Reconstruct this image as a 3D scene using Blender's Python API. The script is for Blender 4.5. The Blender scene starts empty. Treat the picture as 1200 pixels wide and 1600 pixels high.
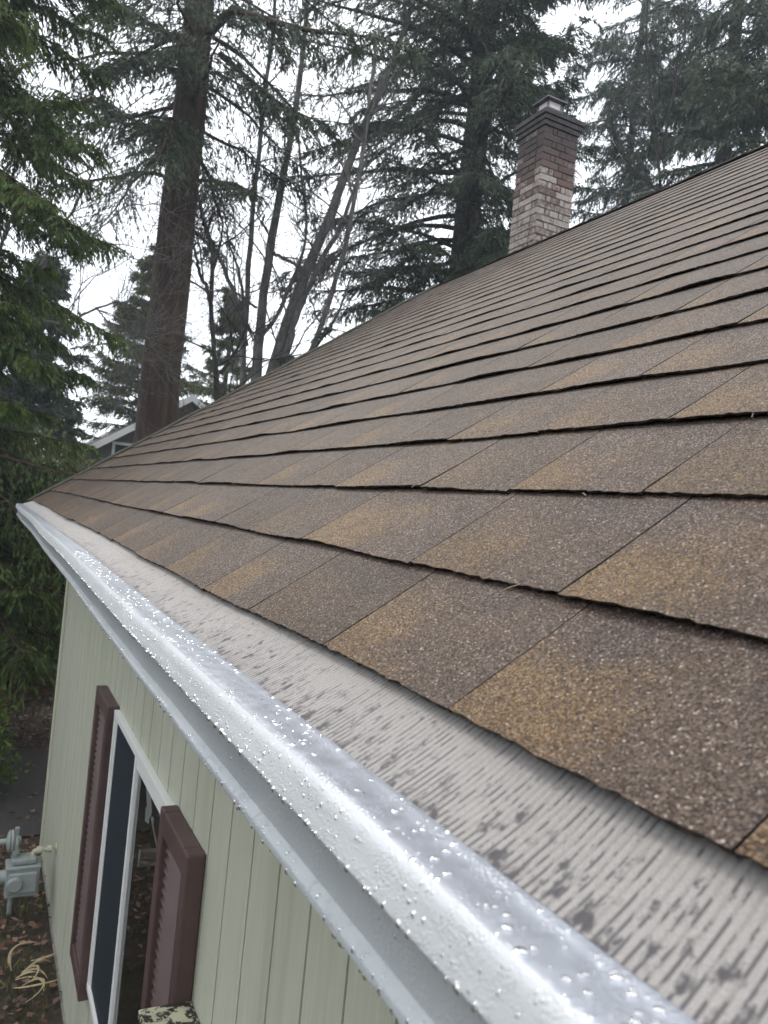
import bpy, math, random
import numpy as np
from mathutils import Matrix, Vector

# ------------------------------------------------------------------ camera
E = 3.107                      # height of the eave (shingle edge) above the ground
PITCH = math.radians(35.628)   # roof pitch
CP, SP = math.cos(PITCH), math.sin(PITCH)
EXPO = 0.2                     # visible height of one shingle course
D = 7.655                      # far rake, along y
RIDGE_S = 24.5 * EXPO          # slope length eave -> ridge
WALLX = 0.37                   # outer face of the side wall

scene = bpy.context.scene
col = scene.collection
CAM = np.array([-0.353, 0.0, E + 0.177])
F_PX = 1214.5
yaw, pit, rol = 0.4723784, 0.00565835, -0.09937815
fw = np.array([math.sin(yaw) * math.cos(pit), math.cos(yaw) * math.cos(pit), math.sin(pit)])
rt = np.array([math.cos(yaw), -math.sin(yaw), 0.0])
up = np.cross(rt, fw)
rt2 = math.cos(rol) * rt - math.sin(rol) * up
up2 = math.sin(rol) * rt + math.cos(rol) * up
cam_d = bpy.data.cameras.new('camera')
cam = bpy.data.objects.new('camera', cam_d)
col.objects.link(cam)
M = Matrix.Identity(4)
for i in range(3):
    M[i][0], M[i][1], M[i][2], M[i][3] = rt2[i], up2[i], -fw[i], CAM[i]
cam.matrix_world = M
cam_d.sensor_fit = 'HORIZONTAL'
cam_d.sensor_width = 36.0
cam_d.lens = 36.0 * F_PX / 1200.0
cam_d.clip_start, cam_d.clip_end = 0.02, 2000.0
cam_d.dof.use_dof = True
cam_d.dof.focus_distance = 1.7
cam_d.dof.aperture_fstop = 13.0
scene.camera = cam

# ------------------------------------------------------------------ sky, sun, exposure
SUN_AZ, SUN_EL = math.radians(-4.0), math.radians(52.0)   # azimuth from +y towards +x
world = bpy.data.worlds.new('World')
scene.world = world
world.use_nodes = True
wt = world.node_tree
wn, wl = wt.nodes, wt.links
wn.clear()
w_out = wn.new('ShaderNodeOutputWorld')
w_bg = wn.new('ShaderNodeBackground')
w_bg.inputs['Strength'].default_value = 0.12
sky = wn.new('ShaderNodeTexSky')
sky.sky_type = 'NISHITA'
sky.sun_disc = False
sky.sun_elevation = SUN_EL
sky.sun_rotation = SUN_AZ
w_tc = wn.new('ShaderNodeTexCoord')
w_ns = wn.new('ShaderNodeTexNoise')
w_ns.inputs['Scale'].default_value = 2.2
w_ns.inputs['Detail'].default_value = 5
w_rp = wn.new('ShaderNodeValToRGB')
w_rp.color_ramp.elements[0].position = 0.3
w_rp.color_ramp.elements[0].color = (9.6, 10.1, 10.9, 1)
w_rp.color_ramp.elements[1].position = 0.7
w_rp.color_ramp.elements[1].color = (12.5, 12.7, 13.0, 1)
w_mx = wn.new('ShaderNodeMix')
w_mx.data_type = 'RGBA'
w_mx.inputs['Factor'].default_value = 0.88
wl.new(w_tc.outputs['Generated'], w_ns.inputs['Vector'])
wl.new(w_ns.outputs['Fac'], w_rp.inputs['Fac'])
wl.new(sky.outputs['Color'], w_mx.inputs['A'])
wl.new(w_rp.outputs['Color'], w_mx.inputs['B'])
wl.new(w_mx.outputs['Result'], w_bg.inputs['Color'])
wl.new(w_bg.outputs['Background'], w_out.inputs['Surface'])

sun_d = bpy.data.lights.new('sun', 'SUN')
sun_d.energy = 1.5
sun_d.angle = math.radians(14)
sun_d.color = (1.0, 0.97, 0.92)
sun = bpy.data.objects.new('sun', sun_d)
col.objects.link(sun)
sdir = Vector((math.sin(SUN_AZ) * math.cos(SUN_EL), math.cos(SUN_AZ) * math.cos(SUN_EL), math.sin(SUN_EL)))
sun.rotation_euler = sdir.to_track_quat('Z', 'Y').to_euler()
sun.location = (0, 10, 40)

scene.view_settings.view_transform = 'Standard'
scene.view_settings.look = 'None'
scene.view_settings.exposure = 0.72
scene.view_settings.gamma = 1.0
scene.cycles.max_bounces = 8
scene.cycles.transparent_max_bounces = 8

# ------------------------------------------------------------------ helpers
def vec(*a):
    return np.array(a, float)

def slope(s, y, n=0.0):
    """point on the roof: s metres up the slope, y along the eave, n off the surface"""
    return vec(s * CP - n * SP, y, E + s * SP + n * CP)

def ray(px, py):
    d = fw + rt2 * (px - 600) / F_PX - up2 * (py - 800) / F_PX
    return d

def at(px, py, dist):
    """point seen at that place of the photo, dist metres away in plan"""
    d = ray(px, py)
    return CAM + d * dist / math.hypot(d[0], d[1])

def polar(az, dist):
    a = math.radians(az)
    return CAM[0] + dist * math.sin(a), CAM[1] + dist * math.cos(a)

class MB:
    """collects faces (arrays of quads / tris / ngons) into one mesh object"""
    def __init__(self):
        self.v, self.f, self.c, self.n = [], [], [], 0
    def add(self, V, F, C=None):
        V = np.asarray(V, float).reshape(-1, 3)
        F = [np.asarray(x, int) + self.n for x in (F if isinstance(F, list) else [F])]
        self.v.append(V)
        self.f += F
        if C is None:
            C = np.zeros((len(V), 4)); 
        C = np.asarray(C, float)
        if C.ndim == 1:
            C = np.tile(C, (len(V), 1))
        self.c.append(C)
        self.n += len(V)
    def box(self, lo, hi, C=None, R=None, o=None):
        lo, hi = np.asarray(lo, float), np.asarray(hi, float)
        V = np.array([[lo[0], lo[1], lo[2]], [hi[0], lo[1], lo[2]], [hi[0], hi[1], lo[2]], [lo[0], hi[1], lo[2]],
                      [lo[0], lo[1], hi[2]], [hi[0], lo[1], hi[2]], [hi[0], hi[1], hi[2]], [lo[0], hi[1], hi[2]]])
        if R is not None:
            V = V @ np.asarray(R).T
        if o is not None:
            V = V + np.asarray(o)
        self.add(V, np.array([[0, 3, 2, 1], [4, 5, 6, 7], [0, 1, 5, 4], [1, 2, 6, 5], [2, 3, 7, 6], [3, 0, 4, 7]]), C)
    def tube(self, P, r, seg=8, C=None, cap=True, jit=0.0, rng=None):
        P = np.asarray(P, float)
        n = len(P)
        r = np.broadcast_to(np.asarray(r, float), (n,))
        T = np.gradient(P, axis=0)
        T /= np.linalg.norm(T, axis=1)[:, None] + 1e-12
        ref = vec(0, 0, 1) if abs(T[0][2]) < 0.9 else vec(1, 0, 0)
        A = np.cross(T, ref)
        A /= np.linalg.norm(A, axis=1)[:, None] + 1e-12
        B = np.cross(T, A)
        th = np.linspace(0, 2 * np.pi, seg, endpoint=False)
        rr = r[:, None] * np.ones((n, seg))
        if jit and rng is not None:
            rr = rr * (1 + jit * rng.uniform(-1, 1, (n, seg)))
        V = P[:, None] + rr[..., None] * (np.cos(th)[None, :, None] * A[:, None] + np.sin(th)[None, :, None] * B[:, None])
        i = np.arange(n - 1)[:, None] * seg
        j = np.arange(seg)[None]
        k = (j + 1) % seg
        Q = np.stack([i + j, i + k, i + k + seg, i + j + seg], -1).reshape(-1, 4)
        F = [Q]
        if cap:
            F += [np.arange(seg)[::-1][None], (np.arange(seg) + (n - 1) * seg)[None]]
        self.add(V.reshape(-1, 3), F, C)
    def grid(self, V, C=None):
        """V: (a, b, 3) lattice"""
        a, b = V.shape[:2]
        i = np.arange(a - 1)[:, None] * b
        j = np.arange(b - 1)[None]
        Q = np.stack([i + j, i + j + 1, i + j + 1 + b, i + j + b], -1).reshape(-1, 4)
        self.add(V.reshape(-1, 3), Q, None if C is None else np.asarray(C).reshape(-1, 4))
    def lathe(self, prof, o, seg=24, C=None, R=None):
        prof = np.asarray(prof, float)
        th = np.linspace(0, 2 * np.pi, seg, endpoint=False)
        V = np.stack([prof[:, 0, None] * np.cos(th), prof[:, 0, None] * np.sin(th), prof[:, 1, None] * np.ones(seg)], -1)
        n = len(prof)
        i = np.arange(n - 1)[:, None] * seg
        j = np.arange(seg)[None]
        k = (j + 1) % seg
        Q = np.stack([i + j, i + k, i + k + seg, i + j + seg], -1).reshape(-1, 4)
        V = V.reshape(-1, 3)
        if R is not None:
            V = V @ np.asarray(R).T
        self.add(V + np.asarray(o), [Q, np.arange(seg)[::-1][None], (np.arange(seg) + (n - 1) * seg)[None]], C)
    def build(self, name, m, parent=None, smooth=False, attr=None, bevel=0.0, recalc=False):
        V = np.concatenate(self.v)
        me = bpy.data.meshes.new(name)
        me.vertices.add(len(V))
        me.vertices.foreach_set('co', V.ravel())
        L = np.concatenate([f.ravel() for f in self.f])
        sizes = np.concatenate([np.full(len(f), f.shape[1]) for f in self.f])
        me.loops.add(len(L))
        me.loops.foreach_set('vertex_index', L.astype(np.int32))
        me.polygons.add(len(sizes))
        me.polygons.foreach_set('loop_start', np.concatenate([[0], np.cumsum(sizes)[:-1]]).astype(np.int32))
        me.polygons.foreach_set('use_smooth', np.full(len(sizes), bool(smooth)))
        me.update(calc_edges=True)
        me.validate()
        if attr:
            a = me.attributes.new(attr, 'FLOAT_COLOR', 'POINT')
            a.data.foreach_set('color', np.concatenate(self.c).ravel())
        if m is not None:
            me.materials.append(m)
        o = bpy.data.objects.new(name, me)
        col.objects.link(o)
        if parent is not None:
            o.parent = parent
            o.matrix_parent_inverse = parent.matrix_world.inverted()
        if bevel:
            b = o.modifiers.new('bevel', 'BEVEL')
            b.width = bevel
            b.segments = 2
            b.limit_method = 'ANGLE'
        return o

def empty(name, loc, label, cat, group=None):
    o = bpy.data.objects.new(name, None)
    o.location = loc
    o.matrix_world = Matrix.Translation(Vector(loc))
    col.objects.link(o)
    tag(o, label, cat, group)
    return o

def tag(o, label=None, cat=None, group=None, kind=None):
    for k, v in (('label', label), ('category', cat), ('group', group), ('kind', kind)):
        if v:
            o[k] = v
    return o

# ------------------------------------------------------------------ materials
class NT:
    def __init__(self, name):
        self.m = bpy.data.materials.new(name)
        self.m.use_nodes = True
        self.t = self.m.node_tree
        self.n, self.l = self.t.nodes, self.t.links
        self.bsdf = self.n['Principled BSDF']
        self.out = self.n['Material Output']
    def new(self, kind, **kw):
        nd = self.n.new('ShaderNode' + kind)
        for k, v in kw.items():
            if k in nd.inputs:
                self.set(nd.inputs[k], v)
            else:
                setattr(nd, k, v)
        return nd
    def set(self, sock, v):
        if isinstance(v, bpy.types.NodeSocket):
            self.l.new(v, sock)
        elif isinstance(v, (tuple, list)) and len(v) == 3 and sock.type == 'RGBA':
            sock.default_value = (*v, 1)
        else:
            sock.default_value = v
    def p(self, **kw):
        for k, v in kw.items():
            self.set(self.bsdf.inputs[k.replace('_', ' ')], v)
    def coord(self, scale=(1, 1, 1), which='Object', rot=(0, 0, 0)):
        tc = self.new('TexCoord')
        mp = self.new('Mapping')
        self.l.new(tc.outputs[which], mp.inputs['Vector'])
        mp.inputs['Scale'].default_value = scale
        mp.inputs['Rotation'].default_value = rot
        return mp.outputs['Vector']
    def noise(self, v, scale, detail=4, rough=0.55):
        nd = self.new('TexNoise', Scale=scale, Detail=detail, Roughness=rough)
        self.l.new(v, nd.inputs['Vector'])
        return nd.outputs['Fac']
    def ramp(self, f, stops):
        nd = self.new('ValToRGB')
        cr = nd.color_ramp
        while len(cr.elements) < len(stops):
            cr.elements.new(0.5)
        for e, (pos, c) in zip(cr.elements, stops):
            e.position = pos
            e.color = (*c, 1) if len(c) == 3 else c
        self.l.new(f, nd.inputs['Fac'])
        return nd.outputs['Color']
    def maprange(self, f, a, b, c=0.0, d=1.0):
        nd = self.new('MapRange')
        nd.inputs['From Min'].default_value = a
        nd.inputs['From Max'].default_value = b
        nd.inputs['To Min'].default_value = c
        nd.inputs['To Max'].default_value = d
        self.l.new(f, nd.inputs['Value'])
        return nd.outputs['Result']
    def math(self, op, a, b=None):
        nd = self.new('Math', operation=op)
        self.set(nd.inputs[0], a)
        if b is not None:
            self.set(nd.inputs[1], b)
        return nd.outputs[0]
    def mix(self, f, a, b, mode='MIX'):
        nd = self.new('Mix', data_type='RGBA', blend_type=mode)
        self.set(nd.inputs['Factor'], f)
        self.set(nd.inputs['A'], a)
        self.set(nd.inputs['B'], b)
        return nd.outputs['Result']
    def bump(self, h, dist, strength=1.0, normal=None):
        nd = self.new('Bump', Strength=strength, Distance=dist)
        self.l.new(h, nd.inputs['Height'])
        if normal is not None:
            self.l.new(normal, nd.inputs['Normal'])
        return nd.outputs['Normal']
    def attr(self, name):
        a = self.new('Attribute', attribute_name=name)
        s = self.new('SeparateColor')
        self.l.new(a.outputs['Color'], s.inputs['Color'])
        return s.outputs['Red'], s.outputs['Green'], s.outputs['Blue'], a.outputs['Alpha']

def plain(name, c, rough=0.5, var=0.12, scale=20.0, metal=0.0, bump=0.0, spec=0.5):
    t = NT(name)
    v = t.coord()
    f = t.noise(v, scale, 5, 0.6)
    lo = tuple(x * (1 - var) for x in c)
    hi = tuple(min(1, x * (1 + var)) for x in c)
    t.p(Base_Color=t.ramp(f, [(0.3, lo), (0.7, hi)]), Roughness=rough, Metallic=metal)
    t.bsdf.inputs['Specular IOR Level'].default_value = spec
    if bump:
        t.p(Normal=t.bump(f, bump))
    return t.m

def shingle_mat():
    t = NT('asphalt_shingle')
    u, v, rnd, edge = t.attr('tab')
    co = t.coord()
    # granules
    vor = t.new('TexVoronoi', Scale=620.0)
    t.l.new(co, vor.inputs['Vector'])
    gs = t.new('SeparateColor')
    t.l.new(vor.outputs['Color'], gs.inputs['Color'])
    g = gs.outputs['Red']
    gran = t.ramp(g, [(0.0, (0.019, 0.0120, 0.008)), (0.28, (0.046, 0.0305, 0.0205)), (0.62, (0.083, 0.0550, 0.0375)),
                      (0.90, (0.112, 0.079, 0.057)), (0.97, (0.16, 0.118, 0.088)), (0.995, (0.42, 0.35, 0.29))])
    ochre = t.ramp(g, [(0.0, (0.040, 0.024, 0.011)), (0.35, (0.092, 0.055, 0.023)), (0.7, (0.160, 0.096, 0.040)),
                       (0.95, (0.25, 0.160, 0.080))])
    purple = t.ramp(g, [(0.0, (0.017, 0.0125, 0.011)), (0.4, (0.042, 0.030, 0.026)), (0.8, (0.077, 0.055, 0.047)), (0.985, (0.22, 0.18, 0.16))])
    n1 = t.noise(co, 9.0, 3)
    n2 = t.noise(co, 45.0, 3)
    # ochre blend patch: lower part of a tab next to its far slot
    us = t.math('ADD', u, t.math('MULTIPLY', t.math('SUBTRACT', n1, 0.5), 0.9))
    us = t.math('ADD', us, t.math('MULTIPLY', t.math('SUBTRACT', n2, 0.5), 0.35))
    vs = t.math('ADD', v, t.math('MULTIPLY', t.math('SUBTRACT', n1, 0.5), 0.8))
    mo = t.math('MULTIPLY', t.maprange(us, 0.34, 0.62, 1, 0), t.maprange(vs, 0.35, 0.75, 1, 0))
    mo = t.math('MULTIPLY', mo, t.maprange(rnd, 0.0, 0.8, 0.15, 0.70))
    # scattered: each granule decides for itself
    sel = t.math('LESS_THAN', gs.outputs['Green'], mo)
    # darker shadow-band blend at top of exposure
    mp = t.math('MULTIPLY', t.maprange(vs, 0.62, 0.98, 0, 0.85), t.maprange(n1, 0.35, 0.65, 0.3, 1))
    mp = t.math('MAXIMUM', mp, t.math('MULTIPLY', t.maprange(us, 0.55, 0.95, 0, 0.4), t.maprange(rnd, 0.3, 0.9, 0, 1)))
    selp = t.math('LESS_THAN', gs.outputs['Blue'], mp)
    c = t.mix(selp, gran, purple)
    c = t.mix(t.math('MULTIPLY', sel, 0.85), c, ochre)
    # per tab value, weathering
    tone = t.maprange(rnd, 0, 1, 0.90, 1.12)
    big = t.math('MULTIPLY', t.maprange(t.noise(co, 1.3, 4), 0.3, 0.7, 0.86, 1.10), t.maprange(t.noise(t.coord((14, 5, 14)), 1.0, 5, 0.7), 0.35, 0.7, 0.82, 1.10))
    sc = t.new('VectorMath', operation='SCALE')
    t.l.new(c, sc.inputs[0])
    t.l.new(t.math('MULTIPLY', tone, big), sc.inputs['Scale'])
    edc = t.ramp(t.noise(t.coord((150, 60, 150)), 1.0, 3), [(0.40, (0.012, 0.010, 0.008)), (0.7, (0.048, 0.036, 0.026))])
    c = t.mix(edge, sc.outputs[0], edc)
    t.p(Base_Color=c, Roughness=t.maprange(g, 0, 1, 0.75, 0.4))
    t.bsdf.inputs['Specular IOR Level'].default_value = 0.2
    nrm = t.bump(vor.outputs['Distance'], 0.0012, 0.8)
    t.p(Normal=nrm)
    return t.m

def guard_mat():
    t = NT('micro_mesh')
    co = t.coord()
    u, v, rnd, a = t.attr('tab')     # u: 0 at lip, 1 at shingles; v: 1 in the valleys of the corrugation
    # sheared frame so streaks run along the corrugation
    sep = t.new('SeparateXYZ')
    t.l.new(co, sep.inputs[0])
    yy = t.math('SUBTRACT', sep.outputs['Y'], t.math('MULTIPLY', sep.outputs['X'], 0.24))
    cb = t.new('CombineXYZ')
    t.l.new(sep.outputs['X'], cb.inputs[0]); t.l.new(yy, cb.inputs[1])
    def sn(sx, sy, det=4, rough=0.6):
        mp = t.new('Mapping'); mp.inputs['Scale'].default_value = (sx, sy, 1)
        t.l.new(cb.outputs[0], mp.inputs['Vector'])
        return t.noise(mp.outputs['Vector'], 1.0, det, rough)
    streak = sn(16, 190, 3)
    streak2 = sn(34, 420, 2)
    blot = sn(48, 75, 4, 0.62)
    big = sn(6, 7, 3)
    fine = t.noise(co, 1000.0, 2)
    base = t.ramp(fine, [(0.3, (0.315, 0.290, 0.268)), (0.7, (0.50, 0.468, 0.438))])
    lipward = t.maprange(u, 0.0, 0.9, 1.0, 0.0)
    th = t.math('SUBTRACT', 0.63, t.math('MULTIPLY', lipward, 0.10))
    m1 = t.maprange(t.math('SUBTRACT', blot, th), -0.03, 0.07, 0, 0.95)
    st = t.math('ADD', streak, t.math('MULTIPLY', t.math('SUBTRACT', big, 0.5), 0.35))
    dash = sn(46, 120, 3, 0.6)
    pth = t.math('SUBTRACT', 0.54, t.math('MULTIPLY', lipward, 0.12))
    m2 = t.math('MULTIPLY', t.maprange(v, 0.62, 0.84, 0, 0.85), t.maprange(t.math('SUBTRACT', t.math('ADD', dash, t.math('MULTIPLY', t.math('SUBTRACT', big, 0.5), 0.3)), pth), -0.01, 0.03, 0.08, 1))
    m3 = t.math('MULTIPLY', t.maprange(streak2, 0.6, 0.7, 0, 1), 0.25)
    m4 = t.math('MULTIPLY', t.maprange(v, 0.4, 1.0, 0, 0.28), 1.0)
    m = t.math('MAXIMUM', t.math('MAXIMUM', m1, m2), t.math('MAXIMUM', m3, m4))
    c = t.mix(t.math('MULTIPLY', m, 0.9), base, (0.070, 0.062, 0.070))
    wv = t.new('TexWave', Scale=330.0, wave_type='BANDS', bands_direction='Y')
    t.l.new(co, wv.inputs['Vector'])
    wx = t.new('TexWave', Scale=330.0, wave_type='BANDS', bands_direction='X')
    t.l.new(co, wx.inputs['Vector'])
    grid = t.math('ADD', wv.outputs['Fac'], wx.outputs['Fac'])
    sc = t.new('VectorMath', operation='SCALE')
    t.l.new(c, sc.inputs[0]); t.l.new(t.maprange(grid, 0.2, 1.8, 0.78, 1.18), sc.inputs['Scale'])
    t.p(Base_Color=sc.outputs[0], Roughness=t.maprange(m, 0, 1, 0.6, 0.35), Metallic=0.1)
    t.p(Normal=t.bump(grid, 0.0006, 0.9))
    return t.m

def gutter_mat():
    t = NT('painted_aluminium')
    co = t.coord()
    n = t.noise(co, 6.0, 4)
    st = t.noise(t.coord((60, 3, 60)), 1.0, 3)
    c = t.ramp(n, [(0.3, (0.34, 0.365, 0.375)), (0.7, (0.41, 0.43, 0.435))])  # greyed so the shade of the gutter face sits in the paint
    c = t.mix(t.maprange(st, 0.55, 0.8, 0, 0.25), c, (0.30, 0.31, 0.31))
    dr = t.new('TexVoronoi', Scale=260.0)
    t.l.new(co, dr.inputs['Vector'])
    drop = t.math('MULTIPLY', t.maprange(dr.outputs['Distance'], 0.2, 0.6, 1, 0), t.maprange(t.noise(co, 40, 2), 0.4, 0.6, 0, 1))
    t.p(Base_Color=c, Roughness=0.3, Normal=t.bump(drop, 0.0007, 0.6))
    return t.m

def siding_mat():
    t = NT('painted_siding')
    co = t.coord()
    gr = t.noise(t.coord((60, 260, 3)), 1.0, 5, 0.6)
    big = t.noise(co, 0.9, 4)
    c = t.ramp(gr, [(0.3, (0.385, 0.395, 0.315)), (0.7, (0.51, 0.52, 0.42))])
    c = t.mix(t.maprange(big, 0.4, 0.75, 0, 0.3), c, (0.40, 0.43, 0.31))
    dirt = t.math('MULTIPLY', t.maprange(t.noise(t.coord((7, 7, 0.8)), 1.0, 5, 0.65), 0.5, 0.75, 0, 1), 0.35)
    c = t.mix(dirt, c, (0.24, 0.24, 0.17))
    t.p(Base_Color=c, Roughness=0.62, Normal=t.bump(gr, 0.0015, 0.6))
    return t.m

def foliage_mat(name, a, b, brown=(0.10, 0.075, 0.03), trans=0.25):
    t = NT(name)
    r, g, bl, al = t.attr('tint')
    c = t.mix(r, a, b)
    c = t.mix(t.math('GREATER_THAN', g, 0.94), c, brown)
    t.p(Base_Color=c, Roughness=0.55)
    t.bsdf.inputs['Specular IOR Level'].default_value = 0.3
    tr = t.new('BsdfTranslucent')
    t.l.new(c, tr.inputs['Color'])
    ms = t.new('MixShader')
    ms.inputs[0].default_value = trans
    t.l.new(t.bsdf.outputs[0], ms.inputs[1])
    t.l.new(tr.outputs[0], ms.inputs[2])
    t.l.new(ms.outputs[0], t.out.inputs['Surface'])
    return t.m

def bark_mat(name, lo, hi, vs=(9, 9, 1.2), depth=0.03, moss=0.0):
    t = NT(name)
    n = t.noise(t.coord(vs), 1.0, 6, 0.65)
    c = t.ramp(n, [(0.32, lo), (0.68, hi)])
    if moss:
        c = t.mix(t.math('MULTIPLY', t.maprange(t.noise(t.coord(), 1.5, 4), 0.5, 0.7), moss), c, (0.05, 0.065, 0.02))
    t.p(Base_Color=c, Roughness=0.85, Normal=t.bump(n, depth))
    t.bsdf.inputs['Specular IOR Level'].default_value = 0.2
    return t.m

def glass_mat(name, c, rough=0.03):
    t = NT(name)
    t.p(Base_Color=c, Roughness=rough, IOR=1.5)
    t.bsdf.inputs['Specular IOR Level'].default_value = 0.6
    return t.m

m_shingle = shingle_mat()
m_deck = plain('roof_felt', (0.012, 0.011, 0.010), 0.9)
m_guard = guard_mat()
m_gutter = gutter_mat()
m_siding = siding_mat()
m_trim = plain('pale_trim', (0.50, 0.50, 0.39), 0.55, 0.06, 30)
m_soffit = plain('soffit_paint', (0.5, 0.52, 0.47), 0.6)
m_vinyl = plain('white_vinyl', (0.74, 0.74, 0.72), 0.35, 0.04)
m_shutter = plain('maroon_plastic', (0.080, 0.047, 0.044), 0.55, 0.28, 3.5)
m_rake = plain('rake_dark_olive', (0.045, 0.043, 0.026), 0.7, 0.4, 15)
m_screen = plain('window_screen', (0.020, 0.028, 0.036), 0.6, 0.1, 60, spec=0.15)

# ------------------------------------------------------------------ ground
def ground_mat():
    t = NT('forest_soil')
    co = t.coord()
    n = t.noise(co, 3.5, 6, 0.65)
    n2 = t.noise(co, 28.0, 5, 0.7)
    c = t.ramp(n2, [(0.3, (0.022, 0.016, 0.010)), (0.6, (0.060, 0.040, 0.024)), (0.8, (0.13, 0.09, 0.055))])
    c = t.mix(t.maprange(n, 0.52, 0.68, 0, 0.7), c, (0.035, 0.045, 0.015))
    t.p(Base_Color=c, Roughness=0.85, Normal=t.bump(n2, 0.03))
    return t.m

g = MB()
xs = np.concatenate([[-150, -90, -40, -15], np.linspace(-8, 14, 23), [30, 60, 100, 150]])
ys = np.concatenate([[-150, -90, -40, -15], np.linspace(-6, 40, 47), [60, 90, 120, 150]])
rg = np.random.default_rng(3)
GX, GY = np.meshgrid(xs, ys, indexing='ij')
GZ = rg.uniform(-0.05, 0.0, GX.shape)
GZ[(abs(GX) < 3) & (GY < 11) & (GY > -6)] *= 0.3
g.grid(np.stack([GX, GY, GZ], -1))
o = g.build('ground', ground_mat(), smooth=True)
tag(o, kind='structure')

t = NT('wet_asphalt')
n2 = t.noise(t.coord(), 60, 5, 0.7)
t.p(Base_Color=t.ramp(n2, [(0.3, (0.016, 0.014, 0.012)), (0.7, (0.048, 0.042, 0.036))]), Roughness=0.8, Normal=t.bump(n2, 0.004))
g = MB()
PX, PY = np.meshgrid(np.linspace(-7, 7, 30), np.linspace(0, 1, 6), indexing='ij')
rg = np.random.default_rng(8)
lo_y = 7.75 + 0.08 * np.sin(PX[:, 0] * 2.1)
hi_y = 10.3 + 0.12 * np.sin(PX[:, 0] * 1.3 + 1)
g.grid(np.stack([PX, lo_y[:, None] * (1 - PY) + hi_y[:, None] * PY, 0.012 + 0 * PX], -1))
o = g.build('path', t.m)
tag(o, kind='structure')

# ------------------------------------------------------------------ house
house = empty('house', (3.98, 2.0, 0), 'green sided house with brown shingle roof, white gutter and brick chimney', 'house')

def wave(rng, n=5, lo=0.6, hi=6.0):
    fr = rng.uniform(lo, hi, n)
    ph = rng.uniform(0, 6.28, n)
    am = rng.uniform(0.3, 1, n) / np.sqrt(fr)
    am /= np.sqrt((am ** 2).sum())
    return lambda y: (am[:, None] * np.sin(fr[:, None] * np.asarray(y, float).ravel()[None] * 2 * np.pi / 2 + ph[:, None])).sum(0).reshape(np.shape(y))

def shingles(to_world, y_min, y_max, n_rows, known, rng):
    """one mesh: courses of separate tabs; to_world(s, y, n) arrays -> points"""
    mb = MB()
    NU = 31
    for k in range(n_rows):
        row = known.get(k, [])
        y = row[0] if row else max(y_min, 0) + rng.uniform(0.2, 0.5)
        cuts = list(row) or [y]
        while y > y_min:
            y -= rng.choice([0.24, 0.29, 0.335, 0.36]) * rng.uniform(0.95, 1.05)
            cuts.insert(0, y)
        y = cuts[-1]
        while y < y_max - 0.12:
            y += rng.choice([0.24, 0.29, 0.335, 0.36]) * rng.uniform(0.95, 1.05)
            cuts.append(y)
        cuts[-1] = y_max
        wl_, ws_ = wave(rng, 6, 0.8, 7), wave(rng, 5, 0.5, 4)
        for a, b in zip(cuts[:-1], cuts[1:]):
            if b - a < 0.05:
                continue
            vv = np.array([0, 0.12, 0.3, 0.5, 0.72, 1.12])
            near = a < 2.5
            gap = rng.uniform(0.0002, 0.0016) + (0.0007 if k > 5 else 0.0) + np.abs(rng.normal(size=(2, len(vv)))) * 0.0006
            ja, jb = rng.uniform(-0.003, 0.003, 2)
            lift = rng.uniform(0, 0.003)
            r = rng.uniform()
            uu = np.linspace(0, 1, NU if near else 9)
            nu_ = len(uu)
            Y = (b - gap[0])[:, None] * (1 - uu)[None] + (a + gap[1])[:, None] * uu[None]   # u = 0 at the far slot
            yy = Y[0]
            rough = 0.0008 * rng.normal(size=nu_)
            s0 = k * EXPO + 0.0030 * ws_(yy) + ja + (jb - ja) * uu + rough
            top = np.clip(0.0022 * wl_(yy), -0.0015, 0.006) + lift * 0.7 + 0.0015 + 0.0004 * rng.normal(size=nu_)
            if k == 0:
                top = top * 0.4
            elif k > 7:
                top = top * max(0.45, 1 - 0.06 * (k - 7))
            if k == 0:
                s0 = s0 + 0.024
            s1 = (k + 1.12) * EXPO
            if k == n_rows - 1:
                s1 = RIDGE_S - 0.012
            S = s0[None] + (s1 - s0)[None] * (vv / 1.12)[:, None]
            prof = np.array([1, 0.75, 0.45, 0.22, 0.08, 0.0])
            N = top[None] * prof[:, None] - (0.0070 if k < 7 else 0.0050) * (vv / 1.12)[:, None]
            C = np.zeros(S.shape + (4,))
            C[..., 0] = uu[None]
            C[..., 1] = np.minimum(vv, 1)[:, None]
            C[..., 2] = r
            mb.grid(to_world(S, Y, N), C)
            th = (0.0036 if k < 8 else 0.0028) + 0.0009 * rng.uniform() + 0.0008 * rng.normal(size=nu_)
            # cut edge along the bottom and the two sides
            ed = np.stack([to_world(S[0], Y[0], N[0]), to_world(S[0] + 0.001 + 0.0008 * rng.normal(size=nu_), Y[0], N[0] - th)], 0)
            Ce = np.zeros((2, nu_, 4)); Ce[..., 3] = 1; Ce[..., 2] = r
            mb.grid(ed, Ce)
            for j in (0, nu_ - 1):
                ed = np.stack([to_world(S[:, j], Y[:, j], N[:, j]), to_world(S[:, j], Y[:, j], N[:, j] - 0.005)], 0)
                Ce = np.zeros((2, len(vv), 4)); Ce[..., 3] = 1
                mb.grid(ed, Ce)
    return mb

def roof_pt(S, Y, N):
    S, Y, N = np.broadcast_arrays(S, Y, N)
    return np.stack([S * CP - N * SP, Y, E + S * SP + N * CP], -1)

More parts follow.
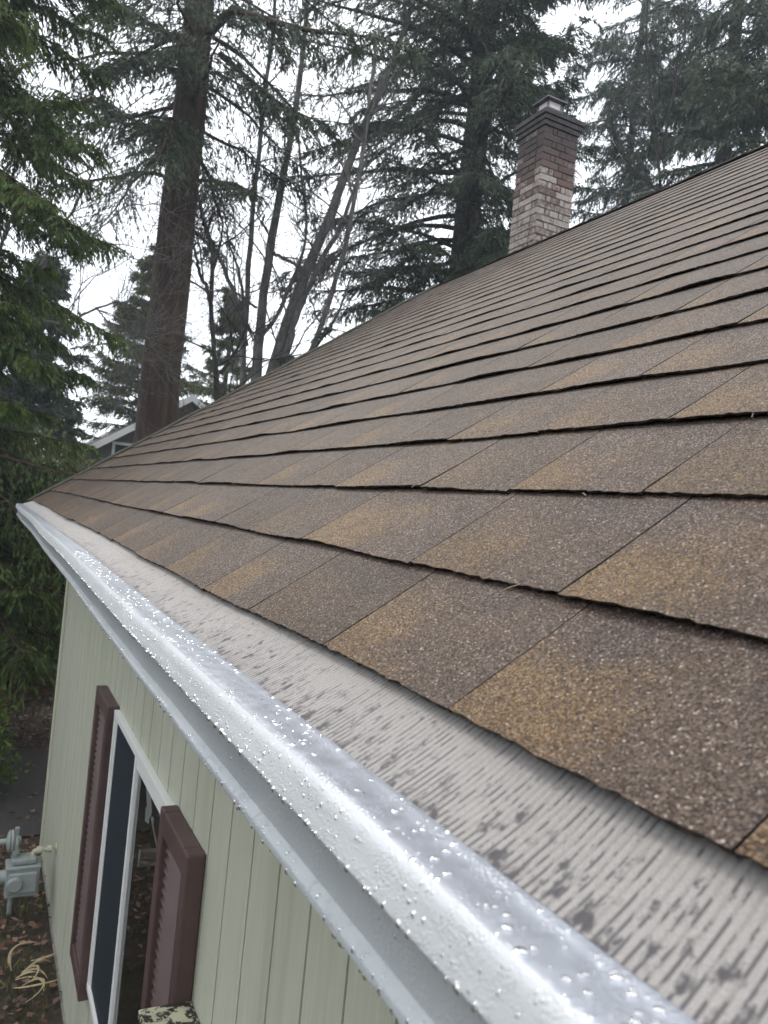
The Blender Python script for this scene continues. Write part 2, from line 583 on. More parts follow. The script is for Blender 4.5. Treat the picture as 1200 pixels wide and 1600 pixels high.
known = {0: [0.28, 0.57, 0.86, 1.15, 1.42], 1: [0.30, 0.607, 0.92, 1.334, 1.66], 2: [0.37, 0.676, 0.936, 1.195, 1.57, 1.84, 2.14],
         3: [0.52, 0.80, 1.09, 1.38, 1.62, 1.95], 4: [0.47, 0.75, 1.03, 1.31, 1.60, 1.88]}
rng = np.random.default_rng(11)
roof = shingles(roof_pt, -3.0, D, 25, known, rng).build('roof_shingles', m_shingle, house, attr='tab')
# deck under the shingles (dark felt seen through the slots) and the far slope
g = MB()
RX, RZ = RIDGE_S * CP, E + RIDGE_S * SP
dk = lambda s, n: (s * CP - n * SP, E + s * SP + n * CP)
p1, p2 = dk(0.04, -0.013), dk(RIDGE_S, -0.013)
p3, p4 = dk(0.04, -0.04), dk(RIDGE_S, -0.04)
bx = 2 * RX
prof = [p1, p2, (bx - p1[0], p1[1]), (bx - p3[0], p3[1]), p4, p3]
y0, y1 = -3.0, D - 0.02
V = [(x, y0, z) for x, z in prof] + [(x, y1, z) for x, z in prof]
g.add(V, [np.array([[i, (i + 1) % 6, (i + 1) % 6 + 6, i + 6] for i in range(6)]), np.array([[0, 5, 4, 1], [1, 4, 3, 2], [6, 7, 10, 11], [7, 8, 9, 10]])])
g.build('roof_deck', m_deck, house)
def back_pt(S, Y, N):
    S, Y, N = np.broadcast_arrays(S, Y, N)
    return np.stack([bx - (S * CP - N * SP), Y, E + S * SP + N * CP], -1)
o = shingles(back_pt, 3.0, D, 25, {}, np.random.default_rng(5)).build('back_roof_shingles', m_shingle, house, attr='tab')

# ridge caps, each bent over the ridge
g = MB()
rng = np.random.default_rng(4)
y = -2.9
while y < D - 0.02:
    r = rng.uniform()
    L = min(0.27, D + 0.012 - y)
    w = 0.125 + rng.uniform(-0.006, 0.006)
    lift0, lift1 = 0.013 + rng.uniform(0, 0.006), 0.006
    rows = []
    for yy, lf in ((y, lift0), (y + L * 0.5, (lift0 + lift1) / 2), (y + L, lift1)):
        pts = []
        for q in np.linspace(-1, 1, 9):
            s = RIDGE_S - abs(q) * w
            n = lf + 0.004 - 0.018 * (1 - abs(q)) ** 4
            x = s * CP - n * SP
            z = E + s * SP + n * CP
            pts.append((x if q <= 0 else bx - x, yy, z))
        rows.append(pts)
    rows = np.array(rows)
    C = np.zeros(rows.shape[:2] + (4,)); C[..., 2] = r; C[..., 0] = 0.45; C[..., 1] = 0.3
    g.grid(rows, C)
    low = rows[0].copy(); low[:, 2] -= 0.005
    C2 = np.zeros((2, 9, 4)); C2[..., 3] = 1
    g.grid(np.stack([low, rows[0]]), C2)
    sd = rows[:, 0].copy(); sd2 = sd.copy(); sd2[:, 2] -= 0.004
    C2 = np.zeros((2, 3, 4)); C2[..., 3] = 1
    g.grid(np.stack([sd, sd2]), C2)
    y += 0.185
g.build('ridge_cap', m_shingle, house, attr='tab')

# fallen needles lying on the shingles
g = MB()
rng = np.random.default_rng(14)
n = 260
ns_, ny_ = rng.uniform(0.05, 4.6, n), rng.uniform(0.1, D - 0.2, n)
edge_k = rng.uniform(size=n) < 0.5
ns_ = np.where(edge_k, np.ceil(ns_ / EXPO) * EXPO - rng.uniform(0.004, 0.02, n), ns_)
P0 = roof_pt(ns_, ny_, 0.0045)
an = rng.uniform(0, 6.28, n)
P1 = roof_pt(ns_ + 0.012 * np.cos(an), ny_ + 0.012 * np.sin(an), 0.005)
dn = P1 - P0
for a_, d_ in zip(P0, dn):
    L_ = rng.uniform(0.7, 1.8)
    g.tube([a_ - d_ * L_ / 2, a_ + vec(0, 0, 0.0008), a_ + d_ * L_ / 2], 0.0007, 4)
o = g.build('fallen_needles', plain('dry_needle', (0.17, 0.12, 0.065), 0.7, 0.5, 40), house)
tag(o, kind='stuff')

# rake edge: slim dark metal edge with moss, along both slopes of the far gable
g = MB()
for mir in (False, True):
    P = []
    for s in np.linspace(-0.01, RIDGE_S - 0.02, 40):
        q = slope(s, D + 0.014, 0.006 + 0.003 * math.sin(s * 9))
        if mir:
            q[0] = bx - q[0]
        P.append(q)
    g.tube(P, 0.017, 8)
g.build('rake_edge', m_rake, house, smooth=True)
g = MB()
for mir in (False, True):
    q = np.array([slope(0.0, D - 0.025, -0.045), slope(RIDGE_S, D - 0.025, -0.045), slope(RIDGE_S, D - 0.025, -0.2), slope(0.0, D - 0.025, -0.2)])
    if mir:
        q[:, 0] = bx - q[:, 0]
    q2 = q + vec(0, 0.025, 0)
    g.add(np.concatenate([q, q2]), np.array([[0, 1, 2, 3], [7, 6, 5, 4], [0, 4, 5, 1], [1, 5, 6, 2], [2, 6, 7, 3], [3, 7, 4, 0]]))
g.build('rake_board', m_trim, house)

# walls ---------------------------------------------------------------
WY1 = 7.47
g = MB()
# long side wall: boards with vertical grooves (spacing 0.2 m), built as a profile pushed up
grooves = np.arange(1.375 - 0.204 * 20, WY1, 0.204)
ys_, xs_ = [-2.9], [WALLX]
for gy in grooves:
    if gy - 0.006 <= ys_[-1] or gy + 0.006 > WY1 - 0.09:
        continue
    ys_ += [gy - 0.0052, gy - 0.005, gy + 0.005, gy + 0.0052]
    xs_ += [WALLX, WALLX + 0.016, WALLX + 0.016, WALLX]
ys_.append(WY1); xs_.append(WALLX)
zt = E - 0.13
# the window opening is left out of the boards
WA, WB, WZ0, WZ1 = 2.86, 4.185, E - 2.40, E - 0.985
for c_ in (WA, WB):
    k_ = int(np.searchsorted(ys_, c_))
    ys_.insert(k_, c_); xs_.insert(k_, WALLX)
ka, kb = ys_.index(WA), ys_.index(WB)
prof_w = np.stack([xs_, ys_], -1)
def wall_strip(i, j, z0_, z1_):
    g.grid(np.stack([np.concatenate([prof_w[i:j + 1], np.full((j + 1 - i, 1), z)], 1) for z in (z0_, z1_)], 0))
wall_strip(0, ka, 0.02, zt); wall_strip(kb, len(ys_) - 1, 0.02, zt)
wall_strip(ka, kb, 0.02, WZ0); wall_strip(ka, kb, WZ1, zt)
# gable wall
g.add([(WALLX, WY1, 0.02), (bx - WALLX, WY1, 0.02), (bx - WALLX, WY1, zt), (RX, WY1, RZ - 0.16), (WALLX, WY1, zt)], np.array([[0, 1, 2, 3, 4]]))
g.add([(bx - WALLX, WY1, 0.02), (bx - WALLX, -2.9, 0.02), (bx - WALLX, -2.9, zt), (bx - WALLX, WY1, zt)], np.array([[0, 1, 2, 3]]))
g.add([(WALLX, -2.9, 0.02), (bx - WALLX, -2.9, 0.02), (bx - WALLX, -2.9, zt), (RX, -2.9, RZ - 0.16), (WALLX, -2.9, zt)], np.array([[4, 3, 2, 1, 0]]))
g.build('wall', m_siding, house)
g = MB()
g.box((WALLX - 0.018, WY1 - 0.085, 0.03), (WALLX - 0.001, WY1 + 0.018, zt - 0.003))
g.build('corner_trim', m_trim, house, bevel=0.003)
g = MB()
g.box((WALLX - 0.012, -2.9, -0.05), (WALLX + 0.05, WY1 + 0.01, 0.0195))
g.build('foundation', plain('concrete', (0.22, 0.21, 0.19), 0.8, 0.2, 12, bump=0.01), house)
g = MB()
g.box((0.035, -2.9, E - 0.155), (WALLX + 0.02, D - 0.03, E - 0.131))
g.build('soffit', m_soffit, house)
g = MB()
g.box((0.0105, -2.9, E - 0.165), (0.032, D - 0.03, E - 0.060))
g.build('fascia', m_trim, house)

# gutter --------------------------------------------------------------
gut_prof = [(0.010, -0.030), (0.010, -0.045), (-0.048, -0.0385), (-0.053, -0.0335), (-0.060, -0.0325), (-0.070, -0.0335), (-0.080, -0.0330),
            (-0.092, -0.0325), (-0.099, -0.0328), (-0.1030, -0.0342), (-0.1055, -0.0375), (-0.1080, -0.0450), (-0.1110, -0.0535), (-0.1135, -0.0605),
            (-0.1133, -0.0625), (-0.1115, -0.0640), (-0.1000, -0.0660), (-0.0970, -0.0700), (-0.0950, -0.0800), (-0.0930, -0.0930),
            (-0.0915, -0.1060), (-0.0912, -0.1165), (-0.0950, -0.1195), (-0.0990, -0.1228), (-0.1000, -0.1250), (-0.1000, -0.1290), (-0.0970, -0.1330),
            (-0.085, -0.1365), (0.006, -0.1365), (0.009, -0.1340)]
gut_prof = np.array(gut_prof)
gy = np.concatenate([np.arange(-2.8, 3, 0.03), np.arange(3, D + 0.05, 0.06), [D + 0.05]])
rng = np.random.default_rng(21)
wz, wx = wave(rng, 5, 0.15, 1.0), wave(rng, 5, 0.15, 1.0)
wz2 = wave(rng, 6, 1.5, 6)
def gut_off(y):
    y = np.asarray(y, float)
    k = np.clip(y / 3.0, 0.2, 1)
    return np.stack([0.003 * wx(y) * k, 0 * y, 0.0035 * wz(y) * k + 0.0005 * wz2(y)], -1)
V = np.stack([np.broadcast_to(gut_prof[None, :, 0], (len(gy), len(gut_prof))), np.broadcast_to(gy[:, None], (len(gy), len(gut_prof))),
              E + np.broadcast_to(gut_prof[None, :, 1], (len(gy), len(gut_prof)))], -1) + gut_off(gy)[:, None]
g = MB()
g.grid(V)
i0 = (len(gy) - 1) * len(gut_prof)
g.add(V[-1], np.arange(len(gut_prof))[None])
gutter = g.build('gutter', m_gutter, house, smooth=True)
es = gutter.modifiers.new('edge_split', 'EDGE_SPLIT'); es.split_angle = math.radians(33)
# micro mesh guard, corrugated across
g = MB()
my = np.concatenate([np.arange(-2.8, -0.3, 0.0022), np.arange(-0.3, 2.2, 0.0011), np.arange(2.2, D + 0.03, 0.0022)])
nu = 9
uu = np.linspace(0, 1, nu)
per = 0.0072
ph = 2 * np.pi * my / per + 1.3 * wave(rng, 6, 0.7, 5)(my)
A = 0.00055 * (1 + 0.45 * wave(rng, 6, 3, 20)(my))
sag = 0.0010 * wave(rng, 6, 0.6, 5)(my)
prof_x = -0.0555 + uu * 0.125
prof_z = -0.0302 + uu * 0.056 - 0.0022 * np.sin(np.pi * np.clip(uu * 1.15, 0, 1))
Z = E + prof_z[None] + (A * np.sin(ph))[:, None] * np.clip(uu * 8, 0, 1)[None] + sag[:, None] * np.sin(np.pi * np.clip(uu * 1.3, 0, 1))[None]
tilt = (my[:, None] + 0.030 * uu[None])
V = np.stack([np.broadcast_to(prof_x, Z.shape), tilt, Z], -1) + gut_off(my)[:, None]
C = np.zeros(Z.shape + (4,)); C[..., 0] = np.clip(uu * 1.7, 0, 1)[None]; C[..., 1] = (0.5 - 0.5 * np.sin(ph))[:, None]
g.grid(V, C)
guard = g.build('gutter_guard', m_guard, gutter, smooth=True, attr='tab')

# bright metal flange of the guard, lying on the gutter lip
t = NT('bare_aluminium')
n = t.noise(t.coord((40, 2, 40)), 1.0, 4)
n2 = t.noise(t.coord(), 55, 3)
t.p(Base_Color=t.ramp(n, [(0.3, (0.25, 0.265, 0.295)), (0.7, (0.34, 0.355, 0.39))]), Metallic=0.55, Roughness=t.maprange(n2, 0.35, 0.65, 0.34, 0.46))
dv = t.new('TexVoronoi', Scale=300.0)
t.l.new(t.coord(), dv.inputs['Vector'])
bead = t.math('MULTIPLY', t.maprange(dv.outputs['Distance'], 0.25, 0.55, 1, 0), t.maprange(t.noise(t.coord(), 45, 3), 0.42, 0.58, 0, 1))
t.p(Normal=t.bump(bead, 0.0004, 0.6))
m_flange = t.m
fp = np.array([(-0.0530, -0.0310), (-0.0560, -0.0300), (-0.0620, -0.0312), (-0.0700, -0.0315), (-0.0800, -0.0310), (-0.0920, -0.0306), (-0.0985, -0.0309), (-0.1015, -0.0322)])
fy = np.concatenate([np.arange(-2.8, 3, 0.02), np.arange(3, D + 0.04, 0.05)])
V = np.stack([np.broadcast_to(fp[None, :, 0], (len(fy), len(fp))), np.broadcast_to(fy[:, None], (len(fy), len(fp))),
              E + np.broadcast_to(fp[None, :, 1], (len(fy), len(fp)))], -1) + gut_off(fy)[:, None]
V[..., 2] += (0.0006 * wave(rng, 6, 1, 8)(fy))[:, None] * np.sin(np.linspace(0, np.pi, len(fp)))[None]
g = MB()
g.grid(V)
g.build('guard_flange', m_flange, gutter, smooth=True)
t = NT('lit_lip_paint')  # overlay on the gutter lip; the light it catches is painted in
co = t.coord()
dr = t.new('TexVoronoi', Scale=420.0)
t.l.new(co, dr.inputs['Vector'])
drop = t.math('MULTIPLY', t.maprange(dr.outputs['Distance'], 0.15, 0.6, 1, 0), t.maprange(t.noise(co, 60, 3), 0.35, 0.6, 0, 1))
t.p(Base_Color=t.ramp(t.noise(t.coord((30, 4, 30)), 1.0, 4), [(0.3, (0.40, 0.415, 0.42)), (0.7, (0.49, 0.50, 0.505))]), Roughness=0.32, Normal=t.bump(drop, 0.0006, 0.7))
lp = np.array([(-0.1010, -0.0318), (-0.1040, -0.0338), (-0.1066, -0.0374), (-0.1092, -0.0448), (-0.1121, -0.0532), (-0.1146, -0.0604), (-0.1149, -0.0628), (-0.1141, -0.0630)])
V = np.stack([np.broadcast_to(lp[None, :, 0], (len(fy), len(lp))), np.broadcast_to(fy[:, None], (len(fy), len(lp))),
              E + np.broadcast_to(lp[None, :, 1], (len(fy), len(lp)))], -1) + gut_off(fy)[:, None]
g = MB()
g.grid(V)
g.build('lit_lip', t.m, gutter, smooth=True)

# rain drops
t = NT('rain_water')
t.p(Base_Color=(1, 1, 1), Roughness=0.02, IOR=1.33)
t.bsdf.inputs['Transmission Weight'].default_value = 1.0
m_water = t.m
def dome(nr=4, ns=10):
    P = [(0, 0, 1)]
    for i in range(1, nr + 1):
        a = i / nr * 1.62
        for j in range(ns):
            b = 2 * math.pi * j / ns
            P.append((math.sin(a) * math.cos(b), math.sin(a) * math.sin(b), math.cos(a)))
    F3 = [[0, 1 + j, 1 + (j + 1) % ns] for j in range(ns)]
    F4 = [[1 + (i - 1) * ns + j, 1 + i * ns + j, 1 + i * ns + (j + 1) % ns, 1 + (i - 1) * ns + (j + 1) % ns] for i in range(1, nr) for j in range(ns)]
    return np.array(P), np.array(F3), np.array(F4)
DP, D3, D4 = dome()
seg = np.diff(gut_prof, axis=0)
def drops(n, i_lo, i_hi, y_lo, y_hi, r_lo, r_hi, flat, rng, pw=2.5, g=None, yb=1.5, gut_prof=gut_prof):
    seg = np.diff(gut_prof, axis=0)
    ln = np.linalg.norm(seg[i_lo:i_hi], axis=1)
    for _ in range(n):
        k = i_lo + rng.choice(len(ln), p=ln / ln.sum())
        f = rng.uniform()
        q = gut_prof[k] + seg[k] * f
        y = y_lo + (y_hi - y_lo) * rng.uniform() ** yb
        tn = seg[k] / np.linalg.norm(seg[k])
        nn = vec(tn[1], 0, -tn[0])     # outward
        if nn[2] < -0.3 and i_lo < 12:
            nn = -nn
        r = r_lo + (r_hi - r_lo) * rng.uniform() ** pw
        a = vec(tn[0], 0, tn[1]); b = vec(0, 1, 0)
        sx, sy = rng.uniform(0.85, 1.25), rng.uniform(0.85, 1.25)
        Vd = DP[:, :1] * a * r * sx + DP[:, 1:2] * b * r * sy + DP[:, 2:3] * nn * r * flat
        g.add(Vd + vec(q[0], y, E + q[1]) + gut_off(np.array([y]))[0], [D3, D4])
seg_n = lambda k: vec(seg[k][1], 0, -seg[k][0])
g = MB()
rng = np.random.default_rng(33)
drops(700, 1, 5, 0.12, 3.2, 0.0005, 0.0014, 0.30, rng, 2.0, g, 1.5, lp)
drops(120, 1, 5, 0.12, 2.5, 0.0012, 0.0022, 0.45, rng, 2.0, g, 1.5, lp)
drops(620, 1, 7, 0.10, 2.6, 0.0007, 0.0036, 0.30, rng, 2.2, g, 1.4, fp)
drops(420, 5, 7, 0.15, 4.5, 0.0009, 0.0030, 0.7, rng, 1.6, g, 1.5, lp)
drops(60, 17, 21, 0.2, 2.5, 0.0007, 0.0018, 0.5, rng, 2, g)
drops(200, 22, 26, 0.3, 3.5, 0.0009, 0.0028, 0.7, rng, 1.6, g)
o = g.build('rain_drops', m_water, gutter, smooth=True)
tag(o, kind='stuff')

# window --------------------------------------------------------------
ZT, ZB = E - 0.965, E - 2.42
YA, YB, YM = 2.84, 4.205, 3.545
XO = WALLX - 0.030
def bar(g, ya, yb, za, zb, x0, x1):
    g.box((x0, ya, za), (x1, yb, zb))
win = MB()
rx0, rx1 = WALLX + 0.0005, WALLX + 1.6      # dim room behind the opening
ra, rb_, rz0, rz1 = 2.0, 4.9, E - 2.7, E - 0.5
Vr = [(x, y, z) for z in (rz0, rz1) for (x, y) in ((WALLX + 0.12, ra), (rx1, ra), (rx1, rb_), (WALLX + 0.12, rb_))]
win.add(Vr, np.array([[0, 1, 2, 3], [4, 7, 6, 5], [0, 4, 5, 1], [1, 5, 6, 2], [2, 6, 7, 3]]))
# reveal of the opening
for (ya_, yb_, za_, zb_) in ((WA - 0.02, WA, WZ0, WZ1), (WB, WB + 0.02, WZ0, WZ1), (WA - 0.02, WB + 0.02, WZ0 - 0.02, WZ0 - 0.0005), (WA - 0.02, WB + 0.02, WZ1 + 0.0005, WZ1 + 0.02)):
    win.box((rx0, ya_, za_), (WALLX + 0.12, yb_, zb_))
m_dark = plain('dim_room', (0.24, 0.26, 0.24), 0.7)
window = win.build('window', m_dark, house)
g = MB()
fwid = 0.034
bar(g, YA, YB, ZT - fwid, ZT, XO, WALLX - 0.0005)
bar(g, YA, YB, ZB, ZB + fwid, XO, WALLX - 0.0005)
bar(g, YB - fwid, YB, ZB + fwid, ZT - fwid, XO + 0.001, WALLX - 0.0005)
bar(g, YA, YA + fwid, ZB + fwid, ZT - fwid, XO + 0.001, WALLX - 0.0005)
bar(g, YB - fwid - 0.024, YB - fwid - 0.006, ZB + fwid + 0.002, ZT - fwid - 0.002, XO + 0.008, WALLX - 0.005)
g.build('window_frame', m_vinyl, window, bevel=0.002)
g = MB()     # the sliding sash, closer half
bar(g, YM - 0.016, YM + 0.016, ZB + fwid, ZT - fwid, XO + 0.002, WALLX - 0.006)
bar(g, YA + fwid, YM - 0.022, ZT - fwid - 0.045, ZT - fwid, XO + 0.006, WALLX - 0.006)
bar(g, YA + fwid, YM - 0.022, ZB + fwid, ZB + fwid + 0.035, XO + 0.006, WALLX - 0.006)
g.build('sash', m_vinyl, window, bevel=0.002)
g = MB()     # white bar running into the room behind the closer half
g.box((WALLX + 0.002, 3.40, E - 1.405), (WALLX + 0.45, 3.425, E - 1.365))
g.box((WALLX + 0.002, 3.4005, E - 1.435), (WALLX + 0.45, 3.42, E - 1.4055))
g.build('inner_rail', m_vinyl, window, bevel=0.002)
g = MB()
bar(g, YM + 0.022, YB - fwid - 0.024, ZB + fwid, ZT - fwid, WALLX - 0.016, WALLX - 0.013)
g.build('insect_screen', m_screen, window)
t = NT('window_glass')
gl = t.new('BsdfGlossy', Roughness=0.015)
gl.inputs['Color'].default_value = (0.9, 0.92, 0.92, 1)
tp = t.new('BsdfTransparent')
tp.inputs['Color'].default_value = (0.9, 0.93, 0.92, 1)
fr = t.new('Fresnel', IOR=1.55)
mf = t.math('ADD', t.math('MULTIPLY', fr.outputs[0], 0.95), 0.05)
ms = t.new('MixShader')
t.l.new(mf, ms.inputs[0]); t.l.new(tp.outputs[0], ms.inputs[1]); t.l.new(gl.outputs[0], ms.inputs[2])
t.l.new(ms.outputs[0], t.out.inputs['Surface'])
g = MB()
g.add([(WALLX - 0.012, YA + fwid, ZB + fwid), (WALLX - 0.012, YM, ZB + fwid), (WALLX - 0.012, YM, ZT - fwid), (WALLX - 0.012, YA + fwid, ZT - fwid)], np.array([[0, 3, 2, 1]]))
g.build('glass', t.m, window)
# white slanted strips behind the upper glass
g = MB()
def slat(y0_, z0_, y1_, z1_, w, x):
    d = vec(0, y1_ - y0_, z1_ - z0_); L = np.linalg.norm(d); d /= L
    nrm = np.cross(d, vec(1, 0, 0))
    P = [vec(x, y0_, E + z0_) + nrm * w / 2, vec(x, y0_, E + z0_) - nrm * w / 2, vec(x, y1_, E + z1_) - nrm * w / 2, vec(x, y1_, E + z1_) + nrm * w / 2]
    P2 = [q + vec(0.002, 0, 0) for q in P]
    g.add(P + P2, np.array([[0, 1, 2, 3], [7, 6, 5, 4], [0, 4, 5, 1], [1, 5, 6, 2], [2, 6, 7, 3], [3, 7, 4, 0]]))
slat(3.50, -1.05, 3.36, -1.20, 0.085, WALLX + 0.02)
slat(3.40, -1.06, 2.95, -1.19, 0.016, WALLX + 0.022)
slat(3.46, -1.16, 3.0, -1.33, 0.012, WALLX + 0.024)
slat(3.48, -1.235, 3.40, -1.215, 0.06, WALLX + 0.026)
slat(3.34, -1.20, 3.31, -1.20, 0.02, WALLX + 0.026)
g.build('window_strips', plain('white_strip', (0.8, 0.82, 0.8), 0.5), window)

# shutters
def shutter(ya, yb, za, zb, seed):
    g = MB()
    x0 = WALLX - 0.062
    st = 0.062
    g.box((x0, ya, za), (WALLX - 0.001, ya + st, zb))
    g.box((x0, yb - st, za), (WALLX - 0.001, yb, zb))
    g.box((x0 + 0.001, ya + st, zb - 0.085), (WALLX - 0.001, yb - st, zb - 0.001))
    g.box((x0 + 0.001, ya + st, za + 0.001), (WALLX - 0.001, yb - st, za + 0.085))
    s = g.build('shutter', m_shutter, house, bevel=0.006)
    g = MB()
    z = za + 0.085
    while z < zb - 0.09:
        # one louvre: a tilted slat
        P = np.array([[WALLX - 0.012, 0, z + 0.045], [WALLX - 0.045, 0, z + 0.004], [WALLX - 0.041, 0, z], [WALLX - 0.008, 0, z + 0.041]])
        V = np.concatenate([P + vec(0, ya + st - 0.004, 0), P + vec(0, yb - st + 0.004, 0)])
        g.add(V, np.array([[0, 1, 5, 4], [1, 2, 6, 5], [2, 3, 7, 6], [3, 0, 4, 7]]))
        z += 0.036
    g.box((WALLX - 0.007, ya + st, za + 0.086), (WALLX - 0.002, yb - st, zb - 0.086))
    g.build('louvres', m_shutter, s)
    return s
shutter(4.225, 4.70, E - 2.50, E - 0.955, 1)
shutter(2.405, 2.83, E - 2.50, E - 0.945, 2)

# chimney -------------------------------------------------------------
CX0, CX1, CY0, CY1 = 4.080, 4.495, 6.10, 6.515
def brick_mat():
    t = NT('painted_brick')
    a, b, c, e = t.attr('brick')     # a: random tone, b: how much lime wash is left, c: soot
    co = t.coord()
    n = t.noise(co, 26, 4, 0.6)
    n2 = t.noise(co, 90, 3, 0.6)
    red = t.ramp(t.math('ADD', t.math('MULTIPLY', a, 0.35), t.math('MULTIPLY', n2, 0.55)),
                 [(0.2, (0.070, 0.042, 0.037)), (0.5, (0.125, 0.076, 0.065)), (0.85, (0.17, 0.118, 0.102))])
    wash = t.ramp(n2, [(0.3, (0.22, 0.185, 0.16)), (0.7, (0.42, 0.38, 0.34))])
    m = t.maprange(t.math('ADD', n, t.math('SUBTRACT', b, 0.5)), 0.40, 0.66, 0, 1)
    cc = t.mix(m, red, wash)
    grime = t.maprange(t.noise(co, 7, 5, 0.7), 0.45, 0.72, 0, 0.5)
    cc = t.mix(grime, cc, (0.075, 0.055, 0.046))
    cc = t.mix(c, cc, (0.022, 0.020, 0.024))
    t.p(Base_Color=cc, Roughness=0.8, Normal=t.bump(n2, 0.004))
    return t.m
m_brick = brick_mat()
g = MB()
g.box((CX0 + 0.008, CY0 + 0.008, E + 2.2), (CX1 - 0.008, CY1 - 0.008, E + 4.13))
core = g.build('chimney', plain('mortar', (0.085, 0.070, 0.062), 0.9, 0.25, 40, bump=0.003), house)
g = MB()
rng = np.random.default_rng(9)
H, J = 0.056, 0.0095
z = E + 2.25
row = 0
nrow = int((4.105 - 2.25) / (H + J))
while row < nrow:
    fz = row / nrow
    def C(px_side):
        soot = 0.0
        if fz > 0.86:
            soot = 0.55 + 0.25 * rng.uniform()
        elif fz > 0.74:
            soot = max(0, 0.45 * (fz - 0.70) / 0.15 + rng.uniform(-0.2, 0.15))
        q_ = min(1, max(0, (fz - 0.55) / 0.37))
        wash = 0.70 + rng.uniform(-0.26, 0.22) - 0.75 * q_ * q_ * (3 - 2 * q_) * rng.uniform(0.5, 1.2)
        return (rng.uniform(), wash, soot, 1)
    W_, Dp = CX1 - CX0, CY1 - CY0
    wdt = 0.09
    def course(lo, hi, fixed, axis):
        n = 2
        first = 0.0 if row % 2 == 0 else (hi - lo) / 4
        cuts = [lo] + [lo + first + i * (hi - lo) / 2 for i in range(1 if row % 2 == 0 else 0, 2)] + [hi]
        cuts = sorted(set(round(c, 4) for c in cuts))
        for a, b in zip(cuts[:-1], cuts[1:]):
            if b - a < 0.03:
                continue
            jt = rng.uniform(-0.0015, 0.0025)
            if axis == 'x':
                side = -1 if fixed == CY0 else 1
                f0, f1 = (CY0 - jt, CY0 + wdt) if side < 0 else (CY1 - wdt, CY1 + jt)
                g.box((a + J / 2, f0, z), (b - J / 2, f1, z + H), C(0))
            else:
                side = -1 if fixed == CX0 else 1
                f0, f1 = (CX0 - jt, CX0 + wdt) if side < 0 else (CX1 - wdt, CX1 + jt)
                g.box((f0, a + J / 2, z), (f1, b - J / 2, z + H), C(0))
    if row % 2 == 0:
        course(CX0, CX1, CY0, 'x'); course(CX0, CX1, CY1, 'x')
        course(CY0 + wdt + J, CY1 - wdt - J, CX0, 'y'); course(CY0 + wdt + J, CY1 - wdt - J, CX1, 'y')
    else:
        course(CX0 + wdt + J, CX1 - wdt - J, CY0, 'x'); course(CX0 + wdt + J, CX1 - wdt - J, CY1, 'x')
        course(CY0, CY1, CX0, 'y'); course(CY0, CY1, CX1, 'y')
    z += H + J
    row += 1
ztop = z
g.build('bricks', m_brick, core, attr='brick', bevel=0.003)
m_soot = plain('sooty_masonry', (0.042, 0.038, 0.040), 0.85, 0.6, 14, bump=0.004)
g = MB()
for k, (ov, h) in enumerate(((0.012, 0.050), (0.024, 0.050), (0.036, 0.052))):
    g.box((CX0 - ov, CY0 - ov, ztop), (CX1 + ov, CY1 + ov, ztop + h - 0.006))
    if k < 2:
        g.box((CX0 - ov + 0.008, CY0 - ov + 0.008, ztop + h - 0.0061), (CX1 + ov - 0.008, CY1 + ov - 0.008, ztop + h))
    ztop += h
# sloping mortar crown
a0, a1, b0, b1 = CX0 - 0.032, CX1 + 0.032, CY0 - 0.032, CY1 + 0.032
zc = ztop - 0.0055
g.add([(a0, b0, zc), (a1, b0, zc), (a1, b1, zc), (a0, b1, zc), (a0 + .15, b0 + .15, zc + .06), (a1 - .15, b0 + .15, zc + .06), (a1 - .15, b1 - .15, zc + .06), (a0 + .15, b1 - .15, zc + .06)],
      np.array([[0, 1, 5, 4], [1, 2, 6, 5], [2, 3, 7, 6], [3, 0, 4, 7], [4, 5, 6, 7]]))
g.build('chimney_cap', m_soot, core, bevel=0.006)
g = MB()
fx, fy, fz = (CX0 + CX1) / 2 - 0.02, (CY0 + CY1) / 2, zc + 0.06
hw = 0.095
g.box((fx - hw, fy - hw, fz - 0.01), (fx + hw, fy + hw, fz + 0.05))
for sx in (-1, 1):
    for sy in (-1, 1):
        g.box((fx + sx * 0.08 - 0.008, fy + sy * 0.08 - 0.008, fz + 0.05), (fx + sx * 0.08 + 0.008, fy + sy * 0.08 + 0.008, fz + 0.125))
g.box((fx - 0.125, fy - 0.125, fz + 0.125), (fx + 0.125, fy + 0.125, fz + 0.14))
g.add([(fx - .12, fy - .12, fz + .1405), (fx + .12, fy - .12, fz + .1405), (fx + .12, fy + .12, fz + .1405), (fx - .12, fy + .12, fz + .1405), (fx, fy, fz + .165)],
      np.array([[0, 1, 4], [1, 2, 4], [2, 3, 4], [3, 0, 4]]))
g.build('flue_cap', plain('galvanised_steel', (0.10, 0.10, 0.11), 0.4, 0.15, 30, metal=0.7), core)
g = MB()
g.box((fx - 0.076, fy - 0.0775, fz + 0.052), (fx + 0.076, fy - 0.0755, fz + 0.120))
g.box((fx - 0.0775, fy - 0.076, fz + 0.052), (fx - 0.0755, fy + 0.076, fz + 0.120))
g.build('spark_screen', plain('pale_mesh', (0.62, 0.56, 0.58), 0.5), core)
# rusty flashing at the foot
g = MB()
for (xa, xb, ya, yb) in ((CX0 - 0.012, CX1 + 0.012, CY0 - 0.012, CY0 - 0.004), (CX0 - 0.012, CX0 - 0.004, CY0 - 0.0035, CY1 + 0.012)):
    g.box((xa, ya, E + 2.3), (xb, yb, RZ + 0.02))
g.build('flashing', plain('rusty_flashing', (0.16, 0.07, 0.035), 0.7, 0.4, 25), core)

